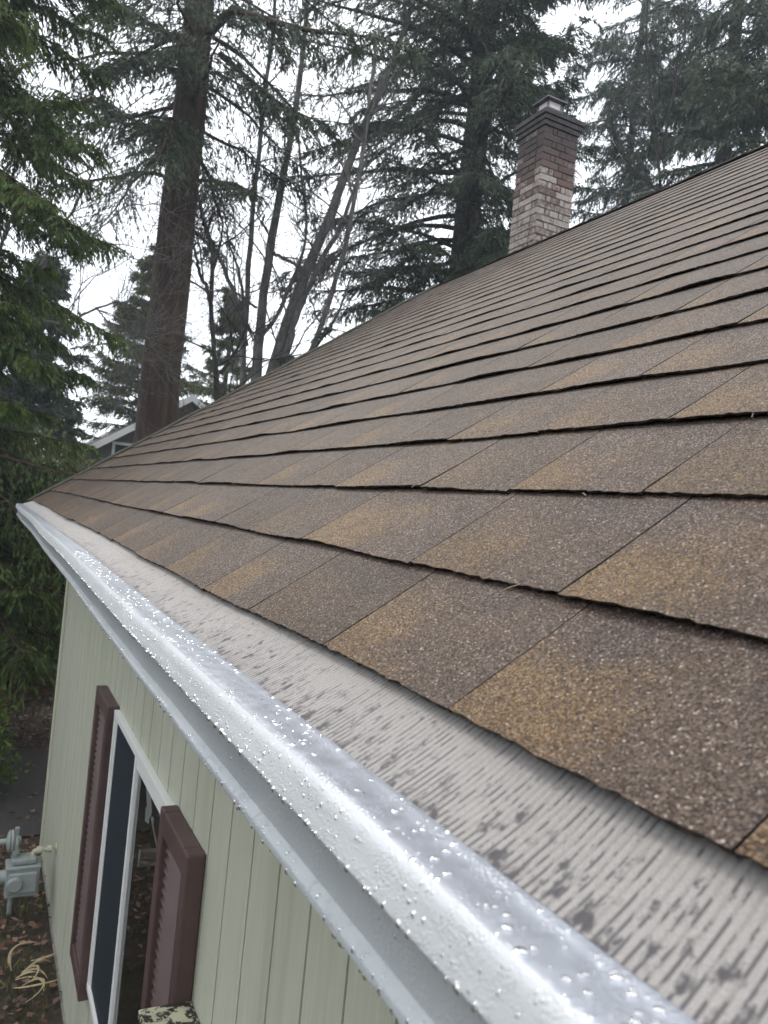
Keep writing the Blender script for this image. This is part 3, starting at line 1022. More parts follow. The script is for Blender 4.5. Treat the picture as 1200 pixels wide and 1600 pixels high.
# ------------------------------------------------------------------ wall box with moss (bottom of the picture)
box = empty('utility_box', (0.29, 2.2, 1.0), 'pale green painted metal box on the wall with dark moss on its lid', 'utility box')
m_boxp = plain('box_paint', (0.44, 0.44, 0.30), 0.5, 0.1, 12)
g = MB()
g.box((0.222, 2.10, E - 2.3), (WALLX - 0.0015, 2.395, E - 1.435))
g.build('casing', m_boxp, box, bevel=0.006)
t = NT('mossy_lid')
n = t.noise(t.coord(), 16, 6, 0.7)
n2 = t.noise(t.coord(), 60, 4, 0.7)
mo = t.maprange(t.math('ADD', n, t.math('MULTIPLY', t.math('SUBTRACT', n2, 0.5), 0.5)), 0.50, 0.54, 0, 1)
t.p(Base_Color=t.mix(mo, (0.46, 0.45, 0.31), (0.030, 0.024, 0.018)), Roughness=0.7, Normal=t.bump(mo, 0.004))
g = MB()
g.box((0.205, 2.085, E - 1.4345), (WALLX - 0.0015, 2.415, E - 1.410))
g.build('lid', t.m, box, bevel=0.004)
g = MB()
g.box((0.2185, 2.14, E - 2.22), (0.2215, 2.355, E - 1.52))
g.build('door', m_boxp, box, bevel=0.001)

# ------------------------------------------------------------------ gas meter
MX, MY = 0.145, 6.33
meter = empty('gas_meter', (MX, MY, 0), 'grey gas meter with cream pipes standing beside the far end of the green wall', 'gas meter')
m_meter = plain('meter_grey', (0.26, 0.29, 0.28), 0.5, 0.12, 14)
m_pipe = plain('pipe_cream', (0.46, 0.44, 0.33), 0.5, 0.1, 14)
g = MB()
g.box((MX - 0.115, MY - 0.08, 0.20), (MX + 0.115, MY + 0.08, 0.42))
g.box((MX - 0.10, MY - 0.105, 0.235), (MX + 0.10, MY - 0.079, 0.39))
g.box((MX - 0.122, MY - 0.088, 0.404), (MX + 0.122, MY + 0.088, 0.43))
g.box((MX - 0.085, MY - 0.065, 0.431), (MX + 0.085, MY + 0.065, 0.475))
g.build('meter_body', m_meter, meter, bevel=0.018)
g = MB()
g.lathe([(0.0, 0), (0.055, 0), (0.055, 0.02), (0.045, 0.03), (0.0, 0.03)], (MX - 0.055, MY - 0.106, 0.315), 20, R=np.array([[1, 0, 0], [0, 0, -1], [0, 1, 0]]))
g.build('index_dial', m_meter, meter, bevel=0.003)
g = MB()
g.lathe([(0.0, 0), (0.05, 0), (0.05, 0.06), (0.04, 0.075), (0.0, 0.075)], (MX - 0.10, MY, 0.33), 20, R=np.array([[0, 0, -1], [0, 1, 0], [1, 0, 0]]))
g.build('inlet_cap', m_meter, meter, bevel=0.003)
g = MB()
P = [(MX + 0.06, MY, 0.47), (MX + 0.06, MY, 0.55), (MX + 0.07, MY, 0.565), (MX + 0.09, MY, 0.57), (WALLX + 0.002, MY, 0.57)]
P = [(x, y, z - 0.06) for x, y, z in P]
g.tube(P, 0.017, 10)
for xx in (MX + 0.10, MX + 0.17):
    g.tube([(xx - 0.018, MY, 0.51), (xx + 0.018, MY, 0.51)], 0.026, 10)
g.tube([(WALLX - 0.012, MY, 0.51), (WALLX - 0.0015, MY, 0.51)], 0.035, 14)
g.build('outlet_pipe', m_pipe, meter, smooth=True).modifiers.new('es', 'EDGE_SPLIT')
g = MB()
g.tube([(MX - 0.06, MY, 0.47), (MX - 0.06, MY, 0.57), (MX - 0.06, MY + 0.02, 0.60), (MX - 0.06, MY + 0.09, 0.60)], 0.018, 10)
g.tube([(MX - 0.06, MY + 0.085, 0.66), (MX - 0.06, MY + 0.085, 0.0)], 0.018, 10)
g.tube([(MX - 0.06, MY, 0.50), (MX - 0.06, MY, 0.53)], 0.028, 10)
g.tube([(MX + 0.06, MY, 0.41), (MX + 0.06, MY, 0.455)], 0.028, 10)
g.tube([(MX - 0.06, MY + 0.085, 0.55), (MX - 0.06, MY + 0.085, 0.585)], 0.027, 10)
g.tube([(MX + 0.06, MY, 0.425), (MX + 0.06, MY, 0.435)], 0.036, 6)
g.tube([(MX - 0.06, MY, 0.475), (MX - 0.06, MY, 0.487)], 0.036, 6)
g.tube([(MX - 0.105, MY + 0.085, 0.16), (MX - 0.015, MY + 0.085, 0.16)], 0.020, 10)
g.tube([(MX - 0.06, MY + 0.05, 0.16), (MX - 0.06, MY + 0.12, 0.16)], 0.026, 8)
g.build('riser_pipe', m_meter, meter, smooth=True).modifiers.new('es', 'EDGE_SPLIT')
g = MB()
Rx = np.array([[0, 0, 1], [0, 1, 0], [-1, 0, 0]])
g.lathe([(0, 0), (0.075, 0), (0.082, 0.008), (0.082, 0.016), (0.06, 0.03), (0.03, 0.04), (0.03, 0.07), (0, 0.07)], (MX - 0.10, MY + 0.05, 0.575), 24, R=Rx)
g.lathe([(0, 0), (0.075, 0), (0.082, -0.008), (0.06, -0.022), (0.022, -0.03), (0.022, -0.08), (0, -0.08)], (MX - 0.101, MY + 0.05, 0.575), 24, R=Rx)
g.build('regulator', m_meter, meter, bevel=0.002)

# ------------------------------------------------------------------ fence at the back
fence = empty('fence', (0, 15.2, 0), 'dark weathered board fence across the back of the yard', 'fence')
m_fence = bark_mat('weathered_board', (0.020, 0.026, 0.034), (0.050, 0.060, 0.072), (30, 30, 1.5), 0.004)
g = MB()
rng = np.random.default_rng(2)
x = -6.0
while x < 9:
    w = 0.14
    h = 1.75 + rng.uniform(-0.02, 0.02)
    g.box((x, 15.2 + rng.uniform(-0.004, 0.004), 0.03), (x + w - 0.008, 15.222, h))
    x += w
g.build('board_panel', m_fence, fence)
for x in np.arange(-6, 9.1, 2.4):
    g = MB()
    g.box((x, 15.224, 0), (x + 0.09, 15.31, 1.8))
    g.build('post', m_fence, fence)
g = MB()
for z in (0.4, 1.5):
    g.box((-6, 15.2235, z), (8.95, 15.26, z + 0.09))
g.build('rail', m_fence, fence)

# ------------------------------------------------------------------ neighbour's house
nb = empty('neighbour_house', (4.77, 26, 0), 'grey brown house with white gable trim seen behind the big trunk', 'house')
NY = 24.0
def lap_mat():
    t = NT('lap_siding')
    w = t.new('TexWave', Scale=2.2, wave_type='BANDS', bands_direction='Z', wave_profile='SAW')
    t.l.new(t.coord(), w.inputs['Vector'])
    n = t.noise(t.coord(), 5, 3)
    c = t.ramp(n, [(0.3, (0.13, 0.115, 0.10)), (0.7, (0.17, 0.15, 0.132))])
    t.p(Base_Color=c, Roughness=0.7, Normal=t.bump(w.outputs['Fac'], 0.03))
    return t.m
ax, az_, ex, ez = 4.90, E + 3.26, 1.9, E + 1.20
sl = (az_ - ez) / (ax - ex)
wl0, wr0 = ex + 0.35, 2 * ax - ex - 0.35
zw = ez + 0.35 * sl - 0.1
g = MB()
g.add([(wl0, NY, 0), (wr0, NY, 0), (wr0, NY, zw), (ax, NY, az_ - 0.12), (wl0, NY, zw), (wl0, NY + 9, 0), (wr0, NY + 9, 0), (wr0, NY + 9, zw), (ax, NY + 9, az_ - 0.12), (wl0, NY + 9, zw)],
      [np.array([[0, 1, 2, 3, 4], [9, 8, 7, 6, 5]]), np.array([[0, 4, 9, 5], [1, 6, 7, 2]])])
g.build('wall', lap_mat(), nb)
g = MB()
for s in (1, -1):
    e0 = ax - s * (ax - ex)
    q = np.array([(e0, NY - 0.32, ez), (ax, NY - 0.32, az_), (ax, NY + 9.3, az_), (e0, NY + 9.3, ez)])
    q2 = q - vec(0, 0, 0.1)
    g.add(np.concatenate([q, q2]), np.array([[0, 1, 2, 3], [7, 6, 5, 4], [0, 4, 5, 1], [2, 6, 7, 3], [3, 7, 4, 0]]))
g.build('roof', plain('dark_shingle', (0.07, 0.065, 0.06), 0.8, 0.3, 20), nb)
g = MB()
for s in (1, -1):
    e0 = ax - s * (ax - ex)
    q = np.array([(e0, NY - 0.36, ez + 0.01), (ax, NY - 0.36, az_ + 0.01), (ax, NY - 0.36, az_ - 0.2), (e0, NY - 0.36, ez - 0.2)])
    q2 = q + vec(0, 0.036, 0)
    g.add(np.concatenate([q, q2]), np.array([[0, 1, 2, 3], [7, 6, 5, 4], [0, 4, 5, 1], [3, 7, 4, 0], [2, 6, 7, 3]]))
g.build('fascia', m_vinyl, nb)
g = MB()
g.box((2.85, NY - 0.012, E + 0.6), (3.4, NY - 0.006, E + 1.52))
nw = g.build('window', m_screen, nb)
g = MB()
for (a, b, c, d) in ((2.78, 3.47, E + 1.5, E + 1.58), (2.78, 3.47, E + 0.55, E + 0.63), (2.78, 2.86, E + 0.6301, E + 1.4999), (3.39, 3.47, E + 0.6301, E + 1.4999)):
    g.box((a, NY - 0.05, c), (b, NY - 0.013, d))
g.build('window_frame', m_vinyl, nw)

# ------------------------------------------------------------------ trees
def unit(v):
    return v / (np.linalg.norm(v, axis=-1, keepdims=True) + 1e-12)

def sprays(mb, P, Dr, L, W, rng, tint, brown, up_bias=0.8):
    """leaf-sized kites: origin P, direction Dr"""
    n = len(P)
    Dr = unit(Dr)
    N = rng.normal(size=(n, 3)) * 0.7 + vec(0, 0, up_bias)
    S = unit(np.cross(Dr, N))
    L = L[:, None]; W = W[:, None]
    m = P + Dr * L * 0.45
    V = np.stack([P, m + S * W / 2, P + Dr * L, m - S * W / 2], 1)
    F = np.arange(4 * n).reshape(n, 4)
    C = np.zeros((n, 4, 4))
    C[..., 0] = np.clip(tint, 0, 1)[:, None]
    C[..., 1] = brown[:, None]
    mb.add(V.reshape(-1, 3), F, C.reshape(-1, 4))

def boughs_to_mesh(crown, wood, B, r0, rng, K, S, blen, sl, sw, hang, droop=0.35, tint_b=None, th=55, dens_in=0.1, twig=True, jit=0.5):
    """B: (N, m, 3) main bough polylines. adds branchlets, twigs and sprays"""
    N, m, _ = B.shape
    Ltot = np.linalg.norm(np.diff(B, axis=1), axis=2).sum(1)
    for i in range(N):
        if wood is not None:
            wood.tube(B[i], np.linspace(r0[i], 0.006, m), 5, cap=False)
    t = dens_in + (1 - dens_in) * rng.uniform(0, 1, (N, K)) ** 0.9
    idx = np.clip((t * (m - 1)), 0, m - 1.001)
    i0 = idx.astype(int)
    f = (idx - i0)[..., None]
    ar = np.arange(N)[:, None]
    O = B[ar, i0] * (1 - f) + B[ar, i0 + 1] * f
    T = unit(B[ar, i0 + 1] - B[ar, i0])
    side = unit(np.cross(T, vec(0, 0, 1)))
    sg = np.where(rng.uniform(size=(N, K)) < 0.5, -1.0, 1.0)[..., None]
    a = np.radians(rng.uniform(th - 20, th + 15, (N, K)))[..., None]
    Db = unit(T * np.cos(a) + side * sg * np.sin(a) + rng.normal(size=(N, K, 3)) * 0.18 + vec(0, 0, -0.12))
    lb = (Ltot[:, None] * blen * (1 - 0.72 * t) + 0.12) * rng.uniform(0.55, 1.2, (N, K))
    s = (np.arange(S) + rng.uniform(0, 1, (N, K, S))) / S
    Q = O[:, :, None] + Db[:, :, None] * (lb[..., None] * s)[..., None]
    Q[..., 2] -= droop * lb[..., None] * s ** 2
    dq = Db[:, :, None] + np.zeros_like(Q)
    dq[..., 2] -= 2 * droop * s
    dq = unit(dq) + rng.normal(size=Q.shape) * jit + vec(0, 0, -hang)
    n = N * K * S
    tb = rng.uniform(0, 1, N) if tint_b is None else tint_b
    tint = (0.55 * tb[:, None, None] + 0.25 * rng.uniform(0, 1, (N, K))[..., None] + 0.3 * rng.uniform(0, 1, (N, K, S))).ravel()
    br = (0.5 * rng.uniform(0, 1, (N, K))[..., None] + 0.5 * rng.uniform(0, 1, (N, K, S))).ravel()
    sprays(crown, Q.reshape(-1, 3), dq.reshape(-1, 3), sl * rng.uniform(0.6, 1.3, n), sw * rng.uniform(0.6, 1.3, n), rng, tint, br)
    if wood is not None and twig:
        # branchlet twigs: thin three sided
        E1 = O + Db * lb[..., None] * 0.5; E1[..., 2] -= droop * lb * 0.25
        E2 = O + Db * lb[..., None] * 0.95; E2[..., 2] -= droop * lb * 0.9
        O_, A_, B_ = O.reshape(-1, 3), E1.reshape(-1, 3), E2.reshape(-1, 3)
        w = 0.006
        s1 = unit(np.cross(Db.reshape(-1, 3), vec(0.3, 0.2, 1)))
        s2 = unit(np.cross(Db.reshape(-1, 3), s1))
        V = np.stack([O_ + s1 * w, O_ - s1 * w * .5 + s2 * w, O_ - s1 * w * .5 - s2 * w,
                      A_ + s1 * w * .7, A_ - s1 * w * .35 + s2 * w * .7, A_ - s1 * w * .35 - s2 * w * .7, B_], 1)
        nn = len(O_)
        base = (np.arange(nn) * 7)[:, None, None]
        q = np.array([[0, 1, 4, 3], [1, 2, 5, 4], [2, 0, 3, 5]])[None] + base
        tr = np.array([[3, 4, 6], [4, 5, 6], [5, 3, 6]])[None] + base
        wood.add(V.reshape(-1, 3), [q.reshape(-1, 4), tr.reshape(-1, 3)])

def bough_lines(base, heights, az, L, rise, sag, rng, m=9, r_tr=0.2):
    N = len(heights)
    t = np.linspace(0, 1, m)
    rad = np.stack([np.sin(az), np.cos(az), 0 * az], -1)
    lat = np.stack([np.cos(az), -np.sin(az), 0 * az], -1)
    bend = rng.normal(size=N) * 0.12
    B = np.zeros((N, m, 3))
    hz = L[:, None] * t[None]
    B += base + rad[:, None] * (r_tr + hz)[..., None] + lat[:, None] * (bend[:, None] * hz * t[None])[..., None]
    B[..., 2] += heights[:, None] + L[:, None] * (rise[:, None] * t - sag[:, None] * t ** 2 + 0.18 * t ** 4)
    B += np.cumsum(rng.normal(size=B.shape) * 0.03, axis=1) * (t > 0)[None, :, None]
    return B

def trunk_mesh(base, h, r, rng, lean=(0, 0), seg=20, top=0.25, flare=0.35, n=30):
    g = MB()
    z = np.linspace(0, 1, n) ** 1.3
    P = np.stack([base[0] + lean[0] * h * z + 0.03 * np.cumsum(rng.normal(size=n)) * 0.3, base[1] + lean[1] * h * z, base[2] - 0.1 + h * z], -1)
    rr = r * ((1 - z) * (1 - top) + top) * (1 + flare * np.exp(-z * h / 0.9))
    g.tube(P, rr, seg, jit=0.05, rng=rng)
    return g, P, rr

def conifer(name, label, az, dist, h, r, z0, rad, nb, mats, seed, K=26, S=12, sl=0.16, sw=0.035, hang=0.35, rise=(0.0, 0.3), sag=(0.35, 0.6),
            blen=0.34, z1=None, extra=None, group='trees behind the house', cat='tree', th=55, sector=None, lean=(0, 0), jit=0.5, dens_in=0.1, lop=None, zpow=1.0):
    K, sw, nb = int(K * 2.2), sw * 1.0, int(nb * 1.5)
    rng = np.random.default_rng(seed)
    x, y = polar(az, dist)
    base = vec(x, y, 0)
    root = empty(name, (x, y, 0), label, cat, group)
    wood, P, rr = trunk_mesh(base, h, r, rng, lean)
    crown = MB()
    z1 = z1 or h
    hz = z0 + (z1 - z0) * np.sort(rng.uniform(0, 1, nb)) ** zpow
    azs = (np.arange(nb) * 2.39996 + rng.uniform(-0.5, 0.5, nb)) if sector is None else np.radians(rng.uniform(*sector, nb))
    L = np.array([rad(q) for q in hz]) * rng.uniform(0.65, 1.15, nb)
    if lop:
        L = L * (1 - lop[1] * np.clip(np.cos(azs - math.radians(lop[0])), 0, 1))
    B = bough_lines(base, hz, azs, L, rng.uniform(*rise, nb), rng.uniform(*sag, nb), rng, r_tr=r * 0.3)
    B[..., 0] += (lean[0] * hz)[:, None]
    B[..., 1] += (lean[1] * hz)[:, None]
    boughs_to_mesh(crown, wood, B, np.clip(L * 0.016, 0.012, 0.09), rng, K, S, blen, sl, sw, hang, th=th, jit=jit, dens_in=dens_in)
    if extra:
        for pts, kk, bl, rb in extra:
            kk = int(kk * 2.0)
            pts = np.array(pts)
            tt = np.linspace(0, 1, 14)
            s = np.concatenate([[0], np.cumsum(np.linalg.norm(np.diff(pts, axis=0), axis=1))]); s /= s[-1]
            Bx = np.stack([np.interp(tt, s, pts[:, i]) for i in range(3)], -1)[None]
            boughs_to_mesh(crown, wood, Bx, np.array([rb]), rng, kk, S, bl, sl, sw, hang, th=th, jit=jit)
    wood.build('trunk', mats[0], root, smooth=True)
    crown.build('crown', mats[1], root, attr='tint')
    return root

bark_fir = bark_mat('fir_bark', (0.020, 0.013, 0.009), (0.078, 0.049, 0.034), (10, 10, 1.0), 0.035)
bark_dark = bark_mat('dark_bark', (0.018, 0.014, 0.012), (0.052, 0.042, 0.036), (9, 9, 1.2), 0.03, 0.4)
bark_grey = bark_mat('grey_maple_bark', (0.068, 0.064, 0.062), (0.19, 0.182, 0.172), (10, 10, 4), 0.01, 0.4)
fol_fir = foliage_mat('fir_needles', (0.028, 0.046, 0.027), (0.072, 0.100, 0.052))
fol_cedar = foliage_mat('cedar_sprays', (0.020, 0.043, 0.011), (0.100, 0.148, 0.028))
fol_olive = foliage_mat('olive_needles', (0.050, 0.066, 0.020), (0.140, 0.150, 0.045))
fol_blue = foliage_mat('bluish_needles', (0.042, 0.062, 0.046), (0.105, 0.130, 0.092))
fol_bright = foliage_mat('bright_leaves', (0.045, 0.085, 0.015), (0.13, 0.20, 0.04))

# big fir whose trunk crosses the left of the picture
d0 = 16.0
extra = [
    ([at(318, 60, d0), at(360, 15, d0 - 1.0), at(430, 35, d0 - 2.2), at(480, 48, d0 - 2.8), at(560, 55, d0 - 3.2), at(640, 70, d0 - 3.5)], 60, 0.20, 0.11),
    ([at(345, 85, d0), at(385, 120, d0 - 0.8), at(440, 165, d0 - 1.5), at(520, 200, d0 - 2)], 60, 0.22, 0.07),
    ([at(300, 80, d0), at(250, 45, d0 - 1), at(200, 18, d0 - 2), at(150, -10, d0 - 3)], 70, 0.26, 0.07),
    ([at(295, 200, d0), at(240, 200, d0 - 1), at(190, 180, d0 - 1.8), at(150, 150, d0 - 2.4), at(120, 160, d0 - 3)], 60, 0.22, 0.05),
    ([at(285, 235, d0 - .2), at(270, 190, d0 - 1.2), at(268, 195, d0 - 1.7), at(262, 240, d0 - 2.0)], 60, 0.30, 0.04),
    ([at(285, 120, d0), at(240, 90, d0 - 1), at(200, 95, d0 - 2), at(160, 110, d0 - 2.6)], 60, 0.24, 0.05),
]
conifer('fir_tree', 'tall fir with a thick bare brown trunk rising behind the left end of the roof', 10.35, d0, 24, 0.47, 9.2, lambda z: 3.0, 34, (bark_fir, fol_fir), 41,
        K=28, S=12, sl=0.15, sw=0.032, hang=0.6, rise=(-0.1, 0.25), sag=(0.4, 0.7), z1=19, extra=extra)

# cedar at the left edge
conifer('cedar_tree', 'dense green cedar with drooping sprays filling the left edge', -3.6, 11.6, 17, 0.34, 1.9, lambda z: 2.35 if z < 4 else (1.75 if z < 7 else 1.9), 120, (bark_fir, fol_cedar), 42,
        K=44, S=18, sl=0.095, sw=0.022, hang=0.75, rise=(-0.15, 0.25), sag=(0.25, 0.6), z1=12, blen=0.36, jit=0.4, zpow=1.7)

# fir behind the chimney's left
conifer('fir_tree', 'dark fir with a thick trunk just left of the chimney', 31.1, 19.0, 26, 0.47, 4.0, lambda z: 3.6 if z < 10 else 4.6, 116, (bark_dark, fol_fir), 43, lop=(120, 0.55),
        K=34, S=13, sl=0.17, sw=0.034, hang=0.35, rise=(0.0, 0.4), sag=(0.35, 0.65), z1=19, blen=0.30)
# trees right of the chimney
conifer('fir_tree', 'tall hazy fir right of the chimney with a straight slim trunk', 48.3, 23.5, 27, 0.34, 5.0, lambda z: 3.2, 60, (bark_dark, fol_blue), 44,
        K=32, S=11, sl=0.20, sw=0.042, hang=0.5, z1=20, blen=0.30)
conifer('fir_tree', 'thin grey green fir nearest the right side of the chimney', 42.2, 27, 26, 0.22, 5.5, lambda z: 2.3, 56, (bark_dark, fol_blue), 45,
        K=30, S=11, sl=0.20, sw=0.040, hang=0.9, z1=21.5, blen=0.34)
conifer('fir_tree', 'dark fir at the right edge above the ridge', 52.5, 21, 26, 0.36, 5.0, lambda z: 3.4, 60, (bark_dark, fol_fir), 46,
        K=32, S=11, sl=0.19, sw=0.040, hang=0.5, z1=18.5, blen=0.30)
conifer('cedar_tree', 'low olive green cedar right behind the chimney base', 40.4, 13.5, 7.6, 0.14, 3.0, lambda z: max(0.25, 1.5 * (8.2 - z) / 5), 50, (bark_dark, fol_olive), 47,
        K=26, S=10, sl=0.14, sw=0.04, hang=0.8, blen=0.4)
# smaller conifers far behind on the left
conifer('conifer_tree', 'small pointed conifer between the cedar and the thick trunk', 9.0, 27, 11.3, 0.2, 1.5, lambda z: max(0.25, 3.2 * (11.5 - z) / 9), 90, (bark_dark, fol_olive), 48,
        K=30, S=12, sl=0.16, sw=0.035, hang=0.2, rise=(0.2, 0.5), sag=(0.2, 0.4), blen=0.36)
conifer('conifer_tree', 'olive conifer behind the foot of the bare maple', 14.6, 30, 11.0, 0.2, 1.0, lambda z: max(0.25, 3.0 * (11.2 - z) / 9), 84, (bark_dark, fol_olive), 49,
        K=30, S=12, sl=0.16, sw=0.035, hang=0.2, rise=(0.2, 0.5), sag=(0.2, 0.4), blen=0.36)
conifer('conifer_tree', 'short dark conifer beside the bare maple stems', 18.6, 31, 9.4, 0.2, 1.0, lambda z: max(0.2, 2.6 * (9.6 - z) / 7), 70, (bark_dark, fol_fir), 50,
        K=30, S=12, sl=0.16, sw=0.035, hang=0.2, rise=(0.2, 0.5), sag=(0.2, 0.4), blen=0.36)
conifer('conifer_tree', 'dark conifer behind the left cedar', 2.0, 24, 9.6, 0.25, 1.0, lambda z: max(0.4, 2.8 * (10.4 - z) / 9), 80, (bark_dark, fol_fir), 51,
        K=24, S=10, sl=0.22, sw=0.06, hang=0.4, blen=0.36)

# bare maple with several stems -----------------------------------------
md = 17.5
maple = empty('bare_maple', tuple(at(405, 590, md) * vec(1, 1, 0)), 'leafless maple of many leaning grey stems behind the roof', 'tree', 'trees behind the house')
rng = np.random.default_rng(60)
stems = [  # pixel path bottom to top, radius at bottom / top (m), depth change
    ([(395, 640), (400, 587), (407, 500), (415, 433), (423, 373), (433, 317), (443, 283), (457, 200), (468, 133), (477, 60), (484, -40)], 0.20, 0.05, 0.5),
    ([(408, 640), (423, 583), (450, 500), (473, 433), (497, 383), (517, 343), (530, 300), (540, 257), (563, 213), (590, 147), (613, 103), (640, 30), (655, -40)], 0.22, 0.06, -0.6),
    ([(443, 567), (458, 510), (473, 467), (490, 437), (513, 387), (530, 363), (556, 290), (580, 230)], 0.10, 0.03, -1.2),
    ([(378, 640), (380, 547), (383, 513), (388, 433), (390, 367), (397, 300), (407, 200), (415, 133), (425, 57), (432, -30)], 0.10, 0.05, 1.2),
    ([(440, 640), (485, 557), (500, 513), (517, 457), (533, 410), (547, 360), (557, 307), (567, 233), (580, 150), (588, 60)], 0.105, 0.04, -1.8),
    ([(488, 550), (510, 520), (527, 493), (545, 443), (560, 400)], 0.045, 0.02, -1.9),
    ([(430, 610), (447, 567), (467, 530), (497, 493), (520, 455), (530, 430)], 0.06, 0.015, -1.0),
    ([(412, 520), (433, 497), (450, 450), (467, 417), (477, 380), (480, 333), (473, 300), (468, 230), (460, 170)], 0.055, 0.025, 0.2),
    ([(385, 540), (372, 475), (357, 440), (345, 405), (333, 390), (318, 340), (310, 310), (305, 270)], 0.07, 0.03, 1.0),
    ([(384, 500), (375, 430), (360, 385), (352, 340), (345, 300)], 0.045, 0.02, 1.0),
    ([(400, 480), (385, 470), (367, 455), (350, 452), (335, 455)], 0.04, 0.015, 0.8),
    ([(425, 395), (440, 402), (465, 415), (480, 420)], 0.05, 0.03, 0.0),
    ([(418, 360), (410, 350), (413, 335), (403, 360)], 0.03, 0.012, 0.3),
]
wood = MB()
twigs = MB()
def smooth_path(pts, n):
    pts = np.array(pts)
    s = np.concatenate([[0], np.cumsum(np.linalg.norm(np.diff(pts, axis=0), axis=1))]); s /= s[-1]
    t = np.linspace(0, 1, n)
    P = np.stack([np.interp(t, s, pts[:, i]) for i in range(3)], -1)
    for _ in range(2):
        P[1:-1] = 0.25 * P[:-2] + 0.5 * P[1:-1] + 0.25 * P[2:]
    return P
def twig(P0, d, L, r, lvl, mb, rng):
    n = 6 if lvl else 5
    pts = [P0]
    dd = d.copy()
    for i in range(n):
        dd = unit(dd + rng.normal(size=3) * 0.16 + vec(0, 0, 0.05))
        pts.append(pts[-1] + dd * L / n)
    pts = np.array(pts)
    mb.tube(pts, np.linspace(r, max(0.0035, r * 0.35), len(pts)), 4 if r < 0.02 else 6, cap=False)
    if lvl > 0:
        for _ in range(rng.integers(3, 7)):
            k = rng.integers(1, n)
            perp = unit(np.cross(dd, rng.normal(size=3)))
            twig(pts[k], unit(unit(pts[k] - pts[k - 1]) * 0.75 + perp * 0.75), L * rng.uniform(0.3, 0.6), r * 0.5, lvl - 1, mb, rng)
def stem_set(stems, md, wood, twigs, rng, ntw=1.0):
    for px, ra, rb, dz in stems:
        ra, rb = ra * 0.85, rb * 0.8
        pts = np.array([at(x, y, md + dz * min(1, 0.3 + i / len(px))) for i, (x, y) in enumerate(px)])
        if px[0][1] > 600:
            b = pts[0].copy(); b[2] = -0.1
            b[:2] = b[:2] * 0.6 + 0.4 * np.array(at(405, 590, md)[:2]) if md == 17.5 else b[:2]
            pts = np.concatenate([b[None], pts])
        P = smooth_path(pts, 26)
        P[1:-1] += rng.normal(size=(24, 3)) * 0.012
        wood.tube(P, np.linspace(ra, rb, 26), 10, jit=0.06, rng=rng)
        n = int(12 * ntw) if ra > 0.08 else int(8 * ntw)
        for _ in range(n):
            k = rng.integers(9 if ra > 0.08 else 4, 26)
            d = unit(P[min(k + 1, 25)] - P[k - 1])
            perp = unit(np.cross(d, rng.normal(size=3)))
            rr = (ra + (rb - ra) * k / 26)
            twig(P[k], unit(d * 0.6 + perp * 0.8), rng.uniform(0.7, 2.2), min(0.022, rr * 0.5), 2, twigs, rng)
stem_set(stems, md, wood, twigs, rng)
wood.build('trunk', bark_grey, maple, smooth=True)
twigs.build('branches', bark_grey, maple, smooth=True)

# slim dark bare tree left of the maple
ad = 16.5
alder = empty('bare_alder', tuple(at(338, 610, ad) * vec(1, 1, 0)), 'slim dark leafless tree standing right of the thick trunk', 'tree', 'trees behind the house')
wood, twigs = MB(), MB()
stem_set([([(340, 640), (338, 587), (330, 487), (328, 443), (331, 410), (333, 395)], 0.105, 0.05, 0),
          ([(331, 480), (323, 447), (312, 425), (305, 400), (303, 380)], 0.06, 0.03, 0),
          ([(345, 583), (360, 562), (377, 533), (388, 500)], 0.05, 0.02, 0.3),
          ([(332, 400), (322, 360), (312, 325), (308, 300)], 0.04, 0.02, 0),
          ([(328, 443), (334, 420), (345, 385), (349, 350), (340, 320), (352, 290)], 0.04, 0.012, 0)], ad, wood, twigs, rng, 0.8)
wood.build('trunk', bark_dark, alder, smooth=True)
twigs.build('branches', bark_dark, alder, smooth=True)

# thin bare tree whose twigs hang in the gap left of the thick trunk
vd = 14.5
vx = at(-60, 560, vd)
vine = empty('bare_sapling', (vx[0], vx[1], 0), 'spindly leafless sapling with fine twigs across the gap left of the trunk', 'tree', 'trees behind the house')
wood, twigs = MB(), MB()
stem_set([([(-60, 640), (-40, 500), (20, 460), (60, 420), (130, 380), (200, 375), (260, 400)], 0.05, 0.008, 0),
          ([(-45, 520), (20, 330), (100, 285), (160, 255), (205, 230)], 0.045, 0.008, 0),
          ([(-20, 480), (100, 510), (150, 480), (190, 470), (240, 475)], 0.045, 0.01, -0.5),
          ([(110, 545), (150, 540), (190, 530), (230, 545)], 0.02, 0.008, -0.5),
          ([(60, 420), (130, 300), (180, 190), (220, 150), (300, 120)], 0.03, 0.008, 0.3),
          ([(150, 480), (165, 500), (180, 520), (210, 540)], 0.02, 0.006, -0.5),
          ([(130, 380), (200, 320), (250, 320), (300, 350)], 0.018, 0.006, 0)], vd, wood, twigs, rng, 1.3)
wood.build('trunk', bark_grey, vine, smooth=True)
twigs.build('branches', bark_grey, vine, smooth=True)

# thin bare tree among the firs on the right
td = 20
thin = at(1035, 330, td)
tt_ = empty('bare_alder', (thin[0], thin[1], 0), 'thin leafless tree among the firs right of the chimney', 'tree', 'trees behind the house')
wood, twigs = MB(), MB()
stem_set([([(1036, 640), (1034, 330), (1032, 260), (1028, 210), (1020, 170), (1010, 120), (1008, 40), (1012, -20)], 0.08, 0.03, 0),
          ([(1032, 250), (1040, 200), (1054, 140), (1062, 60)], 0.05, 0.02, 0),
          ([(1030, 300), (990, 265), (960, 225), (935, 205)], 0.04, 0.015, 0)], td, wood, wood, rng, 1.0)
wood.build('trunk', bark_dark, tt_, smooth=True)


